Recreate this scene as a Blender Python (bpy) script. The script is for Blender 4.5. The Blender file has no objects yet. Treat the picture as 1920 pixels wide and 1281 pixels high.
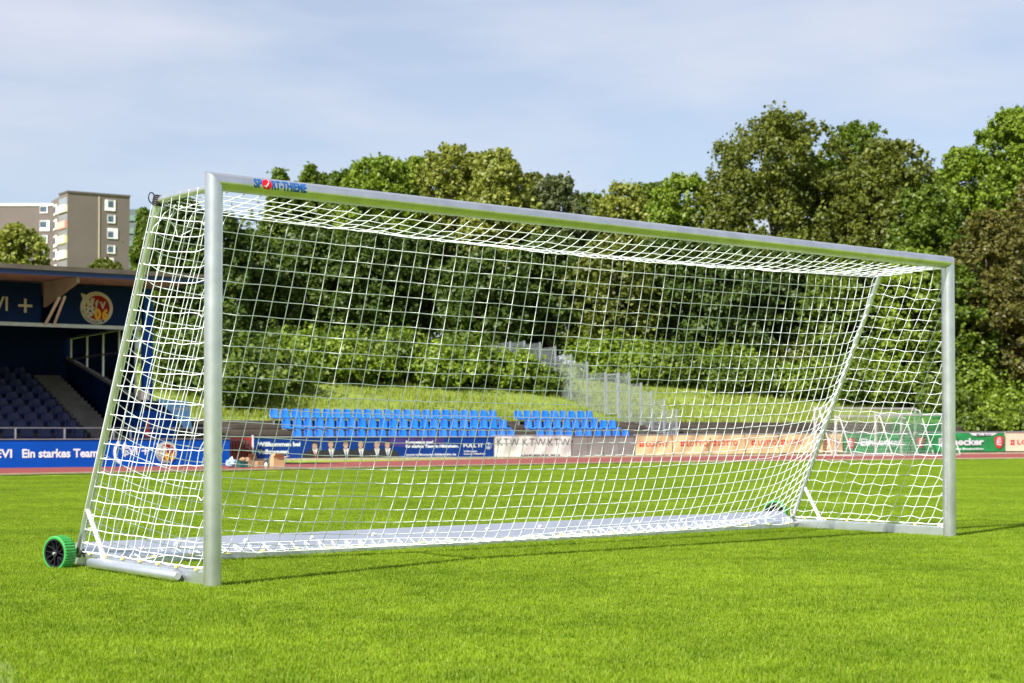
import bpy, bmesh, math, random
import numpy as np
from mathutils import Vector, Matrix
R = math.radians
random.seed(7)
rng = np.random.default_rng(11)
scene = bpy.context.scene
C = scene.collection

# ------------------------------------------------------------------ camera
F, CY, CAMH, PITCH, ROLL = 2941.2, 744.7, 0.925, R(1.3487), R(0.03)
cam_d = bpy.data.cameras.new('camera'); cam = bpy.data.objects.new('camera', cam_d); C.objects.link(cam)
cam.location = (0, 0, CAMH)
cam.rotation_euler = (Matrix.Rotation(R(90) + PITCH, 3, 'X') @ Matrix.Rotation(-ROLL, 3, 'Z')).to_euler()
cam_d.sensor_width = 36; cam_d.lens = F / 1920 * 36; cam_d.shift_y = (CY - 640.5) / 1920
cam_d.clip_start = 0.1; cam_d.clip_end = 3000
cam_d.dof.use_dof = True; cam_d.dof.focus_distance = 11.3; cam_d.dof.aperture_fstop = 4.5
scene.camera = cam

# ------------------------------------------------------------------ world, sun, exposure
SUN_AZ = math.atan2(-1.552, -2.066)       # compass direction of the sun from +Y towards +X
SUN_EL = R(43.5)
world = bpy.data.worlds.new('World'); scene.world = world; world.use_nodes = True
nt = world.node_tree; N = nt.nodes; L = nt.links
for n_ in list(N): N.remove(n_)
wo = N.new('ShaderNodeOutputWorld'); bg = N.new('ShaderNodeBackground'); L.new(bg.outputs[0], wo.inputs[0])
sky = N.new('ShaderNodeTexSky'); sky.sky_type = 'NISHITA'; sky.sun_disc = False
sky.sun_elevation = SUN_EL; sky.sun_rotation = SUN_AZ; sky.air_density = 1.0; sky.dust_density = 1.2; sky.ozone_density = 2.0
tc = N.new('ShaderNodeTexCoord')
mp = N.new('ShaderNodeMapping'); mp.inputs['Scale'].default_value = (2.2, 2.2, 9.0); mp.inputs['Rotation'].default_value = (0.0, 0.12, 0.3)
mp.inputs['Location'].default_value = (1.3, 0.4, 0.8)
L.new(tc.outputs['Generated'], mp.inputs[0])
cn = N.new('ShaderNodeTexNoise'); cn.inputs['Scale'].default_value = 1.7; cn.inputs['Detail'].default_value = 5; cn.inputs['Roughness'].default_value = 0.5
L.new(mp.outputs[0], cn.inputs['Vector'])
cr = N.new('ShaderNodeValToRGB'); cr.color_ramp.elements[0].position = 0.40; cr.color_ramp.elements[1].position = 0.68
cr.color_ramp.elements[0].color = (0.42,)*3 + (1,); cr.color_ramp.elements[1].color = (0.95,)*3 + (1,)
L.new(cn.outputs[0], cr.inputs[0])
cm = N.new('ShaderNodeMixRGB'); L.new(cr.outputs[0], cm.inputs[0]); L.new(sky.outputs[0], cm.inputs[1])
cm.inputs[2].default_value = (4.9, 5.15, 5.95, 1)
L.new(cm.outputs[0], bg.inputs[0]); bg.inputs[1].default_value = 0.062
sun_d = bpy.data.lights.new('sun', 'SUN'); sun = bpy.data.objects.new('sun', sun_d); C.objects.link(sun)
sun_d.energy = 4.2; sun_d.angle = R(0.53); sun_d.color = (1.0, 0.97, 0.93)
sdir = Vector((math.sin(SUN_AZ)*math.cos(SUN_EL), math.cos(SUN_AZ)*math.cos(SUN_EL), math.sin(SUN_EL)))
sun.rotation_euler = sdir.to_track_quat('Z', 'Y').to_euler(); sun.location = (-10, -10, 30)
vs = scene.view_settings; vs.view_transform = 'Standard'; vs.look = 'None'; vs.exposure = 1.3; vs.gamma = 1; vs.use_curve_mapping = False

# ------------------------------------------------------------------ helpers
def raydir(px, py):
    a = px - 960; b = py - CY
    u = a*math.cos(ROLL) + b*math.sin(ROLL); v = -a*math.sin(ROLL) + b*math.cos(ROLL)
    return Vector((u/F, math.cos(PITCH) + v/F*math.sin(PITCH), math.sin(PITCH) - v/F*math.cos(PITCH)))
def at(px, py, Y):
    d = raydir(px, py); return d*(Y/d.y) + Vector((0, 0, CAMH))
def hz(py, Y): return at(960, py, Y).z

def mat(name, col, rough=0.6, metal=0.0, var=0.12, scale=3.0, bump=0.0, bscale=40.0, spec=0.5, col2=None, obj_coords=True, transl=0.0):
    m = bpy.data.materials.new(name); m.use_nodes = True
    nt = m.node_tree; N = nt.nodes; L = nt.links
    p = N['Principled BSDF']
    p.inputs['Roughness'].default_value = rough; p.inputs['Metallic'].default_value = metal
    p.inputs['Specular IOR Level'].default_value = spec
    t = N.new('ShaderNodeTexCoord'); n = N.new('ShaderNodeTexNoise'); n.inputs['Scale'].default_value = scale; n.inputs['Detail'].default_value = 6
    L.new(t.outputs['Object'], n.inputs['Vector'])
    mx = N.new('ShaderNodeMixRGB'); c2 = col2 or tuple(c*(1-var*2) for c in col)
    c1 = tuple(min(1, c*(1+var*.6)) for c in col) if col2 is None else col
    rp = N.new('ShaderNodeValToRGB'); rp.color_ramp.elements[0].position = .3; rp.color_ramp.elements[1].position = .7
    L.new(n.outputs[0], rp.inputs[0]); L.new(rp.outputs[0], mx.inputs[0])
    mx.inputs[1].default_value = (*c2, 1); mx.inputs[2].default_value = (*c1, 1)
    L.new(mx.outputs[0], p.inputs['Base Color'])
    if bump:
        n2 = N.new('ShaderNodeTexNoise'); n2.inputs['Scale'].default_value = bscale; n2.inputs['Detail'].default_value = 4
        L.new(t.outputs['Object'], n2.inputs['Vector'])
        b = N.new('ShaderNodeBump'); b.inputs['Strength'].default_value = bump; b.inputs['Distance'].default_value = 0.02
        L.new(n2.outputs[0], b.inputs['Height']); L.new(b.outputs[0], p.inputs['Normal'])
    return m

def leafmat(name, ca, cb, transl=0.35, tint=(1.25, 1.35, 0.5)):
    m = bpy.data.materials.new(name); m.use_nodes = True
    nt = m.node_tree; N = nt.nodes; L = nt.links
    for n in list(N): N.remove(n)
    out = N.new('ShaderNodeOutputMaterial'); ad = N.new('ShaderNodeMixShader'); ad.inputs[0].default_value = transl
    d = N.new('ShaderNodeBsdfPrincipled'); d.inputs['Roughness'].default_value = 0.5; d.inputs['Specular IOR Level'].default_value = 0.35
    t = N.new('ShaderNodeBsdfTranslucent')
    a = N.new('ShaderNodeAttribute'); a.attribute_name = 'tone'
    mx = N.new('ShaderNodeMixRGB'); L.new(a.outputs['Fac'], mx.inputs[0]); mx.inputs[1].default_value = (*ca, 1); mx.inputs[2].default_value = (*cb, 1)
    L.new(mx.outputs[0], d.inputs['Base Color'])
    tn = N.new('ShaderNodeMixRGB'); tn.blend_type = 'MULTIPLY'; tn.inputs[0].default_value = 1; L.new(mx.outputs[0], tn.inputs[1]); tn.inputs[2].default_value = (*tint, 1)
    L.new(tn.outputs[0], t.inputs['Color'])
    L.new(d.outputs[0], ad.inputs[1]); L.new(t.outputs[0], ad.inputs[2]); L.new(ad.outputs[0], out.inputs[0])
    return m

def tag(o, label=None, cat=None, group=None, kind=None):
    if label: o['label'] = label
    if cat: o['category'] = cat
    if group: o['group'] = group
    if kind: o['kind'] = kind
    return o

def empty(name, loc=(0, 0, 0), rz=0, label=None, cat=None, group=None):
    o = bpy.data.objects.new(name, None); C.objects.link(o); o.location = loc; o.rotation_euler = (0, 0, rz)
    o.empty_display_size = .2
    return tag(o, label, cat, group)

def link(name, me, parent=None, loc=(0, 0, 0), rot=(0, 0, 0), scale=(1, 1, 1)):
    o = bpy.data.objects.new(name, me); C.objects.link(o)
    o.location = loc; o.rotation_euler = rot; o.scale = scale
    if parent is not None: o.parent = parent
    return o

class MB:
    def __init__(s): s.v = []; s.f = []; s.m = []; s.sm = []; s.mats = []
    def mi(s, m):
        if m is None: return 0
        if m not in s.mats: s.mats.append(m)
        return s.mats.index(m)
    def add(s, vs, fs, m=None, smooth=False):
        b = len(s.v); s.v += [tuple(v) for v in vs]; k = s.mi(m)
        for f in fs: s.f.append(tuple(i+b for i in f)); s.m.append(k); s.sm.append(smooth)
    def box(s, x0, y0, z0, x1, y1, z1, m=None, bev=0):
        if bev:
            bm = bmesh.new(); bmesh.ops.create_cube(bm, size=1)
            for v in bm.verts: v.co = Vector(((x0+x1)/2+v.co.x*(x1-x0), (y0+y1)/2+v.co.y*(y1-y0), (z0+z1)/2+v.co.z*(z1-z0)))
            bmesh.ops.bevel(bm, geom=bm.edges[:], offset=bev, segments=2, affect='EDGES', profile=.5)
            bm.verts.index_update()
            s.add([v.co.copy() for v in bm.verts], [[v.index for v in f.verts] for f in bm.faces], m); bm.free(); return s
        vs = [(x0,y0,z0),(x1,y0,z0),(x1,y1,z0),(x0,y1,z0),(x0,y0,z1),(x1,y0,z1),(x1,y1,z1),(x0,y1,z1)]
        s.add(vs, [(0,3,2,1),(4,5,6,7),(0,1,5,4),(1,2,6,5),(2,3,7,6),(3,0,4,7)], m); return s
    def tube(s, pts, r, n=8, m=None, cap=True, closed=False):
        pts = [Vector(p) for p in pts]; K = len(pts); rr = r if isinstance(r, (list, tuple)) else [r]*K
        vs = []; up = None
        for i, p in enumerate(pts):
            if closed: t = pts[(i+1) % K] - pts[i-1]
            else: t = pts[min(i+1, K-1)] - pts[max(i-1, 0)]
            t.normalize()
            if up is None: up = t.orthogonal().normalized()
            else: up = (up - t*up.dot(t)).normalized()
            w = t.cross(up)
            for a in range(n):
                an = 2*math.pi*a/n; vs.append(p + (up*math.cos(an) + w*math.sin(an))*rr[i])
        fs = []
        for i in range(K if closed else K-1):
            j = (i+1) % K
            for a in range(n): b = (a+1) % n; fs.append((i*n+a, i*n+b, j*n+b, j*n+a))
        s.add(vs, fs, m, True)
        if cap and not closed:
            s.add(vs[:n], [tuple(range(n))[::-1]], m); s.add(vs[-n:], [tuple(range(n))], m)
        return s
    def prism(s, prof, axis_pts, m=None):   # prof: list of (a,b); axis_pts: two frames (origin, ea, eb)
        n = len(prof); vs = []
        for o, ea, eb in axis_pts: vs += [Vector(o) + Vector(ea)*a + Vector(eb)*b for a, b in prof]
        fs = [tuple(range(n))[::-1], tuple(range(n, 2*n))] + [(i, (i+1) % n, n+(i+1) % n, n+i) for i in range(n)]
        s.add(vs, fs, m); return s
    def disc(s, cx, cz, r, y, m=None, n=32, ry=None):
        ry = ry or r
        s.add([(cx+r*math.cos(2*math.pi*i/n), y, cz+ry*math.sin(2*math.pi*i/n)) for i in range(n)], [tuple(range(n))], m); return s
    def poly(s, pts, y, m=None): s.add([(x, y, z) for x, z in pts], [tuple(range(len(pts)))], m); return s
    def mesh(s, name, m=None):
        me = bpy.data.meshes.new(name); me.from_pydata(s.v, [], s.f)
        for mm in (s.mats or [m]): me.materials.append(mm)
        if s.mats and s.f: me.polygons.foreach_set('material_index', s.m)
        if s.f: me.polygons.foreach_set('use_smooth', s.sm)
        me.update(); return me
    def build(s, name, m=None, parent=None, loc=(0, 0, 0), rot=(0, 0, 0)):
        return link(name, s.mesh(name, m), parent, loc, rot)

def np_mesh(name, V, quads, m, tone=None, smooth=False):
    me = bpy.data.meshes.new(name); nq = len(quads)
    me.vertices.add(len(V)); me.vertices.foreach_set('co', V.astype(np.float32).ravel())
    k = quads.shape[1]
    me.loops.add(nq*k); me.loops.foreach_set('vertex_index', quads.astype(np.int32).ravel())
    me.polygons.add(nq); me.polygons.foreach_set('loop_start', np.arange(0, nq*k, k, dtype=np.int32))
    try: me.polygons.foreach_set('loop_total', np.full(nq, k, dtype=np.int32))
    except Exception: pass
    if tone is not None:
        at_ = me.attributes.new('tone', 'FLOAT', 'FACE'); at_.data.foreach_set('value', tone.astype(np.float32))
    me.materials.append(m); me.update(calc_edges=True)
    if smooth: me.polygons.foreach_set('use_smooth', np.ones(nq, dtype=bool))
    return me

_tc = {}
def text_mesh(txt, h, m, cond=1.0, bold=0.0, ext=0.002, spacing=1.0, shear=0.0):
    """flat letters, x to the right from 0, y up from 0 (capital height h)"""
    key = (txt, h, m.name, cond, bold, ext, spacing, shear)
    if key in _tc: return _tc[key]
    cu = bpy.data.curves.new('lettering', 'FONT'); cu.body = txt; cu.size = h/0.70; cu.extrude = ext; cu.offset = bold
    cu.resolution_u = 3; cu.space_character = spacing; cu.shear = shear
    o = bpy.data.objects.new('tmp', cu); C.objects.link(o)
    dg = bpy.context.evaluated_depsgraph_get(); me = bpy.data.meshes.new_from_object(o.evaluated_get(dg))
    bpy.data.objects.remove(o); me.name = 'lettering'
    for v in me.vertices: v.co.x *= cond
    me.materials.clear(); me.materials.append(m)
    xs = [v.co.x for v in me.vertices]; w = (min(xs), max(xs)) if xs else (0, 0)
    _tc[key] = (me, w); return me, w
def text(parent, txt, x, z, h, m, y=-0.006, width=None, align='l', name='lettering', **kw):
    me, (a, b) = text_mesh(txt, h, m, **kw)
    if width:
        k = dict(kw); k['cond'] = kw.get('cond', 1)*width/max(b-a, 1e-4); me, (a, b) = text_mesh(txt, h, m, **k)
    if align == 'c': x -= (a+b)/2
    else: x -= a
    return link(name, me, parent, (x, y, z), (R(90), 0, 0))
def arc_text(parent, txt, cx, cz, r, h, m, a0, a1, y=-0.012, flip=False):
    n = len(txt)
    for i, ch in enumerate(txt):
        if ch == ' ': continue
        a = R(a0 + (a1-a0)*i/(n-1)); me, (p, q) = text_mesh(ch, h, m, bold=h*.02)
        rot = a + R(90) if flip else a - R(90)
        px, pz = cx + r*math.cos(a), cz + r*math.sin(a)
        px -= (p+q)/2*math.cos(rot); pz -= (p+q)/2*math.sin(rot)
        M = Matrix.Rotation(rot, 4, 'Y'); 
        o = link('letter', me, parent, (px, y, pz)); o.rotation_euler = (Matrix.Rotation(-rot, 3, 'Y') @ Matrix.Rotation(R(90), 3, 'X')).to_euler()

# ------------------------------------------------------------------ materials
ALU = mat('anodised_aluminium', (.64, .655, .675), .30, .90, .08, 9, .03, 160)
ALU_B = mat('pale_matt_aluminium', (.66, .68, .69), .36, .9, .05, 9, .03, 200)
ALU_W = mat('bright_aluminium', (.86, .86, .85), .35, .6, .03, 9)
GROUNDP = mat('ground_rail_aluminium', (.66, .69, .75), .40, .88, .05, 5, .02, 100)
CORD = mat('white_net_cord', (.84, .87, .88), .7, 0, .04, 60)
BLACK = mat('black_rubber', (.012, .012, .014), .5, 0, .1)
HUB = mat('dark_hub_plastic', (.018, .018, .022), .38, 0, .1, 12)
YEL = mat('yellow_plastic_clip', (.74, .64, .20), .5, 0, .08)
TYRE = mat('green_tyre', (.03, .29, .045), .5, 0, .12, 20, .15, 90)
WHITEP = mat('white_paint', (.78, .78, .76), .5, 0, .05)
NAVY = mat('navy_print', (.003, .035, .22), .55, 0, .10, 1.2, spec=.2)
BLUEB = mat('club_blue_print', (.001, .070, .40), .6, 0, .08, .8, .2, 1.2, spec=.15)
DKBLUE = mat('dark_blue_panel', (.002, .018, .095), .6, 0, .15, .8, spec=.12)
LETTER = mat('white_lettering', (.74, .76, .78), .6, 0, .04)
LETTERG = mat('cream_lettering', (.50, .52, .48), .6, 0, .05)
DKL = mat('dark_lettering', (.03, .035, .05), .7, 0, .1)
REDL = mat('red_print', (.60, .03, .03), .55, 0, .06)
SKYBL = mat('light_blue_print', (.16, .42, .72), .55, 0, .12, 2)
CREAM = mat('cream_banner_cloth', (.66, .47, .24), .75, 0, .06, 1.5, .2, 6)
CREAM2 = mat('pale_cream_board', (.72, .60, .43), .6, 0, .04, 1.5)
CLOTHW = mat('dirty_white_cloth', (.62, .60, .55), .85, 0, .10, 3, .25, 8)
GREENB = mat('green_banner_cloth', (.01, .24, .055), .6, 0, .12, 2, .2, 5)
CONC = mat('weathered_concrete', (.235, .215, .20), .85, 0, .14, 1.6, .3, 30)
CONCD = mat('dark_terrace_timber', (.085, .065, .05), .9, 0, .25, 1.5, .4, 20)
KERB = mat('beige_kerb_stone', (.46, .38, .27), .9, 0, .12, 4, .3, 40)
GALV = mat('galvanised_steel', (.50, .53, .56), .45, .7, .08, 8)
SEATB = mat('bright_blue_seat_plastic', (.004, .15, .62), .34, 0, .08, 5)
def fade(m, amt):
    nt = m.node_tree; p = nt.nodes['Principled BSDF']; src = p.inputs['Base Color'].links[0].from_socket
    oi = nt.nodes.new('ShaderNodeObjectInfo'); mr = nt.nodes.new('ShaderNodeMapRange'); mr.inputs[3].default_value = 0; mr.inputs[4].default_value = amt; nt.links.new(oi.outputs['Random'], mr.inputs[0])
    mx = nt.nodes.new('ShaderNodeMixRGB'); nt.links.new(mr.outputs[0], mx.inputs[0]); nt.links.new(src, mx.inputs[1]); mx.inputs[2].default_value = (.12, .27, .60, 1); nt.links.new(mx.outputs[0], p.inputs['Base Color'])
fade(SEATB, .22)
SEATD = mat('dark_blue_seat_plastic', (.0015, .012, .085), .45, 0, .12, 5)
BEIGE = mat('beige_soffit_board', (.30, .275, .235), .8, 0, .1, 1.5)
ROOFT = mat('brown_roof_edge', (.10, .08, .06), .7, 0, .2, 2)
REDR = mat('red_railing_paint', (.46, .02, .03), .5, 0, .1)
CARD = mat('brown_cardboard', (.52, .32, .16), .8, 0, .08, 6)
CARDD = mat('worn_brown_cardboard', (.36, .22, .12), .85, 0, .1, 6)
SKIN = mat('printed_skin_tone', (.48, .29, .21), .6, 0, .12, 30)
SUIT = mat('printed_dark_suit', (.02, .018, .022), .6, 0, .15, 12)
HAIRD = mat('printed_dark_hair', (.02, .014, .010), .6, 0, .2, 30)
BARK = mat('tree_bark', (.10, .075, .05), .9, 0, .25, 4, .5, 14)
GLASS = mat('window_glass', (.06, .10, .14), .08, 0, .2, 2, spec=.9)
BROWNW = mat('hazed_brown_render', (.135, .108, .097), .85, 0, .05, .25)  # brown wall colour, lightened and greyed to paint in the distance haze
GREYBLD = mat('grey_green_render', (.10, .13, .13), .85, 0, .1, .25)
CREAMP = mat('cream_paint', (.82, .78, .62), .7, 0, .04)
PINKP = mat('salmon_paint', (.75, .33, .28), .7, 0, .05)
YELP = mat('pale_yellow_paint', (.78, .70, .38), .7, 0, .05)
REDP = mat('red_paint', (.70, .06, .04), .6, 0, .05)
TEAL = mat('dark_teal_plastic', (.01, .10, .09), .4, 0, .1)
PALEB = mat('pale_blue_plastic_film', (.35, .52, .70), .3, 0, .2, 12, .3, 30)
LOGOB = mat('blue_logo_sticker', (.0, .085, .30), .4, 0, .03)
LOGOR = mat('red_logo_sticker', (.80, .0, .01), .4, 0, .03)
NETF = mat('grey_fine_net', (.34, .38, .31), .8, 0, .05)
YGW = mat('weathered_white_paint', (.40, .40, .37), .6, 0, .1)
PURP = mat('purple_print', (.06, .03, .22), .5, 0, .3, 2)

# ------------------------------------------------------------------ grounds
A = R(29); LU = Vector((math.cos(A), math.sin(A), 0)); LN = Vector((-math.sin(A), math.cos(A), 0)); LD = 52.5
def lp(t, nn, z=0): return LU*t + LN*(LD+nn) + Vector((0, 0, z))
def lt(px, nn=0):
    k = (px-960)/F; return (LD+nn)*(k*LN.y - LN.x)/(LU.x - k*LU.y)
A2 = R(32); SU = Vector((math.cos(A2), math.sin(A2), 0)); SN = Vector((-math.sin(A2), math.cos(A2), 0)); SD = 43.6
def sp_(t, nn, z=0): return SU*t + SN*(SD+nn) + Vector((0, 0, z))
def st(px, nn=0):
    k = (px-960)/F; return (SD+nn)*(k*SN.y - SN.x)/(SU.x - k*SU.y)

def grassmat(name, blade):
    m = bpy.data.materials.new(name); m.use_nodes = True
    nt = m.node_tree; N = nt.nodes; L = nt.links
    for n in list(N): N.remove(n)
    out = N.new('ShaderNodeOutputMaterial'); g = N.new('ShaderNodeNewGeometry')
    def noise(sc, det=3, stretch=None):
        n = N.new('ShaderNodeTexNoise'); n.inputs['Scale'].default_value = sc; n.inputs['Detail'].default_value = det
        if stretch:
            mp = N.new('ShaderNodeMapping'); mp.inputs['Rotation'].default_value = (0, 0, stretch[0]); mp.inputs['Scale'].default_value = (stretch[1], stretch[2], 1)
            L.new(g.outputs['Position'], mp.inputs[0]); L.new(mp.outputs[0], n.inputs['Vector'])
        else: L.new(g.outputs['Position'], n.inputs['Vector'])
        return n
    n1 = noise(.55, 4); n2 = noise(3.2, 3); n3 = noise(11, 3)
    c = N.new('ShaderNodeMixRGB'); c.inputs[1].default_value = (.100, .182, .006, 1); c.inputs[2].default_value = (.262, .366, .022, 1)
    r = N.new('ShaderNodeValToRGB'); r.color_ramp.elements[0].position = .38; r.color_ramp.elements[1].position = .60
    ad = N.new('ShaderNodeMath'); ad.operation = 'MULTIPLY_ADD'; ad.inputs[1].default_value = .38
    L.new(n1.outputs[0], ad.inputs[0]); m2 = N.new('ShaderNodeMath'); m2.operation = 'MULTIPLY'; m2.inputs[1].default_value = .34; L.new(n2.outputs[0], m2.inputs[0]); ma = N.new('ShaderNodeMath'); ma.operation = 'MULTIPLY_ADD'; ma.inputs[1].default_value = .28; L.new(n3.outputs[0], ma.inputs[0]); L.new(m2.outputs[0], ma.inputs[2]); L.new(ma.outputs[0], ad.inputs[2])
    L.new(ad.outputs[0], r.inputs[0])
    last = r.outputs[0]
    if blade:
        a = N.new('ShaderNodeAttribute'); a.attribute_name = 'tone'
        mm = N.new('ShaderNodeMath'); mm.operation = 'MULTIPLY_ADD'; mm.inputs[1].default_value = .30
        L.new(a.outputs['Fac'], mm.inputs[0]); m3 = N.new('ShaderNodeMath'); m3.operation = 'MULTIPLY'; m3.inputs[1].default_value = .7; L.new(last, m3.inputs[0]); L.new(m3.outputs[0], mm.inputs[2]); last = mm.outputs[0]
    L.new(last, c.inputs[0])
    if blade:
        dr = N.new('ShaderNodeMapRange'); dr.inputs[1].default_value = .93; dr.inputs[2].default_value = .95; dr.inputs[3].default_value = 0; dr.inputs[4].default_value = .35; L.new(a.outputs['Fac'], dr.inputs[0])
        cs_ = N.new('ShaderNodeMixRGB'); L.new(dr.outputs[0], cs_.inputs[0]); L.new(c.outputs[0], cs_.inputs[1]); cs_.inputs[2].default_value = (.42, .40, .13, 1); c = cs_
    # worn chalk line near the front left
    p0 = Vector((-1.87, 5.75, 0)); sep = N.new('ShaderNodeSeparateXYZ'); L.new(g.outputs['Position'], sep.inputs[0])
    nx, ny = 0.93, 0.37
    d1 = N.new('ShaderNodeMath'); d1.operation = 'MULTIPLY_ADD'; d1.inputs[1].default_value = nx; d1.inputs[2].default_value = -(nx*p0.x+ny*p0.y)
    L.new(sep.outputs[0], d1.inputs[0]); d2 = N.new('ShaderNodeMath'); d2.operation = 'MULTIPLY_ADD'; d2.inputs[1].default_value = ny
    L.new(sep.outputs[1], d2.inputs[0]); L.new(d1.outputs[0], d2.inputs[2]); d3 = N.new('ShaderNodeMath'); d3.operation = 'ABSOLUTE'; L.new(d2.outputs[0], d3.inputs[0])
    d4 = N.new('ShaderNodeMapRange'); d4.inputs[1].default_value = .02; d4.inputs[2].default_value = .10; d4.inputs[3].default_value = 1; d4.inputs[4].default_value = 0; L.new(d3.outputs[0], d4.inputs[0])
    n4 = noise(6, 4); d5 = N.new('ShaderNodeMapRange'); d5.inputs[1].default_value = .45; d5.inputs[2].default_value = .7; d5.inputs[3].default_value = 0; d5.inputs[4].default_value = .55; L.new(n4.outputs[0], d5.inputs[0])
    d6 = N.new('ShaderNodeMath'); d6.operation = 'MULTIPLY'; L.new(d4.outputs[0], d6.inputs[0]); L.new(d5.outputs[0], d6.inputs[1])
    c2 = N.new('ShaderNodeMixRGB'); L.new(d6.outputs[0], c2.inputs[0]); L.new(c.outputs[0], c2.inputs[1]); c2.inputs[2].default_value = (.5, .55, .42, 1)
    d = N.new('ShaderNodeBsdfPrincipled'); d.inputs['Roughness'].default_value = .55 if blade else .9; d.inputs['Specular IOR Level'].default_value = .2 if blade else .1
    L.new(c2.outputs[0], d.inputs['Base Color'])
    if blade:
        t = N.new('ShaderNodeBsdfTranslucent'); mu = N.new('ShaderNodeMixRGB'); mu.blend_type = 'MULTIPLY'; mu.inputs[0].default_value = 1; mu.inputs[2].default_value = (1.35, 1.3, .5, 1)
        L.new(c2.outputs[0], mu.inputs[1]); L.new(mu.outputs[0], t.inputs[0])
        ms = N.new('ShaderNodeMixShader'); ms.inputs[0].default_value = .4; L.new(d.outputs[0], ms.inputs[1]); L.new(t.outputs[0], ms.inputs[2]); L.new(ms.outputs[0], out.inputs[0])
    else: L.new(d.outputs[0], out.inputs[0])
    return m
GB = grassmat('lawn_blade', True); GG = grassmat('lawn_ground', False)
me = bpy.data.meshes.new('football_pitch'); me.from_pydata([(-900, -300, 0), (900, -300, 0), (900, 1800, 0), (-900, 1800, 0)], [], [(0, 1, 2, 3)]); me.materials.append(GG)
tag(link('football_pitch', me, None, (0, 0, -.02)), kind='structure', label='mown bright green grass pitch running up to the red track')

inner = [(-60, -12), (-11.6, 35.4), (-6.4, 40.6), (3.77, 50.5), (19.1, 58.8), (60, 80)]
outer = [(-60, 16), (-14.3, 43.9), (-8.0, 47.6), (-9.6, 56.2), (4.6, 62.9), (24, 73.8), (70, 99)]
def yin(x, poly):
    for (a, b), (c, d) in zip(poly, poly[1:]):
        if a <= x <= c: return b + (d-b)*(x-a)/(c-a)
    return poly[-1][1]
TRACK = mat('red_running_track', (.205, .038, .030), .9, 0, .12, 2.5, .4, 120)
iv = [(x, y, .006) for x, y in inner]; ov = [(-60, 16.5), (-14.3, 43.9), (-9.8, 47.2), (3.2, 62.9), (24, 74), (70, 99.5)]
ovv = [(x, y, .006) for x, y in ov]
mb = MB(); mb.add(iv + ovv, [(i, i+1, 7+i, 6+i) for i in range(5)])
tag(mb.build('running_track', TRACK), kind='structure', label='thin strip of red running track in front of the boards')
mb = MB()
for (a, b), (c, d) in zip(inner, inner[1:]):
    p = Vector((a, b, 0)); q = Vector((c, d, 0)); w = (q-p).normalized().cross(Vector((0, 0, 1)))*.06
    mb.add([p-w, q-w, q+w, p+w, p-w+Vector((0, 0, .035)), q-w+Vector((0, 0, .035)), q+w+Vector((0, 0, .035)), p+w+Vector((0, 0, .035))], [(4, 5, 6, 7), (0, 1, 5, 4), (2, 3, 7, 6)])
tag(mb.build('track_kerb', KERB), kind='structure')

# bank behind the boards
_pf = [(-5, 0), (3.9, 1.42), (5.4, 1.72), (8.3, 2.40), (11, 3.1), (15.4, 3.8), (25, 5.0), (60, 6.0), (140, 7.0)]
def bankz(nn):
    if nn <= _pf[0][0]: return 0
    for (a, b), (c, d) in zip(_pf, _pf[1:]):
        if nn <= c: return b + (d-b)*(nn-a)/(c-a)
    return 7.0
def nn_of(x, y): return LN.x*x + LN.y*y - LD
def groundz(x, y):
    nn = nn_of(x, y); return bankz(nn) if nn > 3.9 else 0
ts = np.linspace(-75, 110, 186); ns = np.concatenate([np.linspace(3.95, 26, 34), np.linspace(30, 140, 14)])
V = []
for a in ns:
    for t in ts:
        p = lp(t, a, bankz(a) + .10*math.sin(t*.7+a)*math.sin(a*.9) + random.uniform(-.04, .04)); V.append(tuple(p))
V = np.array(V); nt_ = len(ts)
Q = np.array([(r*nt_+c, r*nt_+c+1, (r+1)*nt_+c+1, (r+1)*nt_+c) for r in range(len(ns)-1) for c in range(nt_-1)])
BANK = mat('rough_bank_grass', (.175, .230, .018), .95, 0, .3, .9, .8, 6, col2=(.10, .135, .018))
tag(link('grass_bank', np_mesh('grass_bank', V, Q, BANK, smooth=True)), kind='structure', label='rough grassy bank rising behind the seats to the bushes')
# terrace steps: risers of dark timber with planks and gravel treads
root = empty('terrace', lp(0, 0, 0), A); tag(root, 'low dark weathered terrace steps behind the boards', kind='structure')
GRAV = mat('weedy_gravel', (.16, .13, .08), .95, 0, .3, 3, .6, 30, col2=(.07, .09, .02))
segs = np.arange(-14, 84, 3.5)
for i, (n0, n1, h) in enumerate([(.35, 1.45, .70), (1.45, 2.25, 1.05), (2.25, 3.1, 1.30), (3.1, 4.1, 1.45)]):
    mb = MB(); mb.box(-16, n0+.12, -.1, 86, n1+.10, h-.04); mb.build('tread', GRAV, root)
pm = MB().box(0, 0, 0, 3.46, .10, .17, bev=.015).mesh('plank', CONCD)
for i, (n0, h) in enumerate([(.35, .70), (1.45, 1.05), (2.25, 1.30), (3.1, 1.45)]):
    for s_ in segs:
        for k in range(2): link('plank', pm, root, (s_ + random.uniform(-.02, .02), n0 + random.uniform(-.01, .02), h-.18-k*.18 + random.uniform(-.008, .008)))
# kerb in front of the boards
root = empty('board_kerb', lp(0, 0, 0), A); tag(root, 'low pale kerb under the advertising boards', kind='structure')
pm = MB().box(0, 0, 0, 1.97, .28, .10, bev=.01).mesh('kerbstone', KERB)
for k in range(48): link('kerbstone', pm, root, (-11.9+k*2, -.30, -.04))
root = empty('stand_kerb', sp_(0, 0, 0), A2); tag(root, 'low pale kerb under the blue stand board', kind='structure')
for k in range(12): link('kerbstone', pm, root, (13.0 - 24 + k*2 - 8.2, -.30, -.045))

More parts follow.
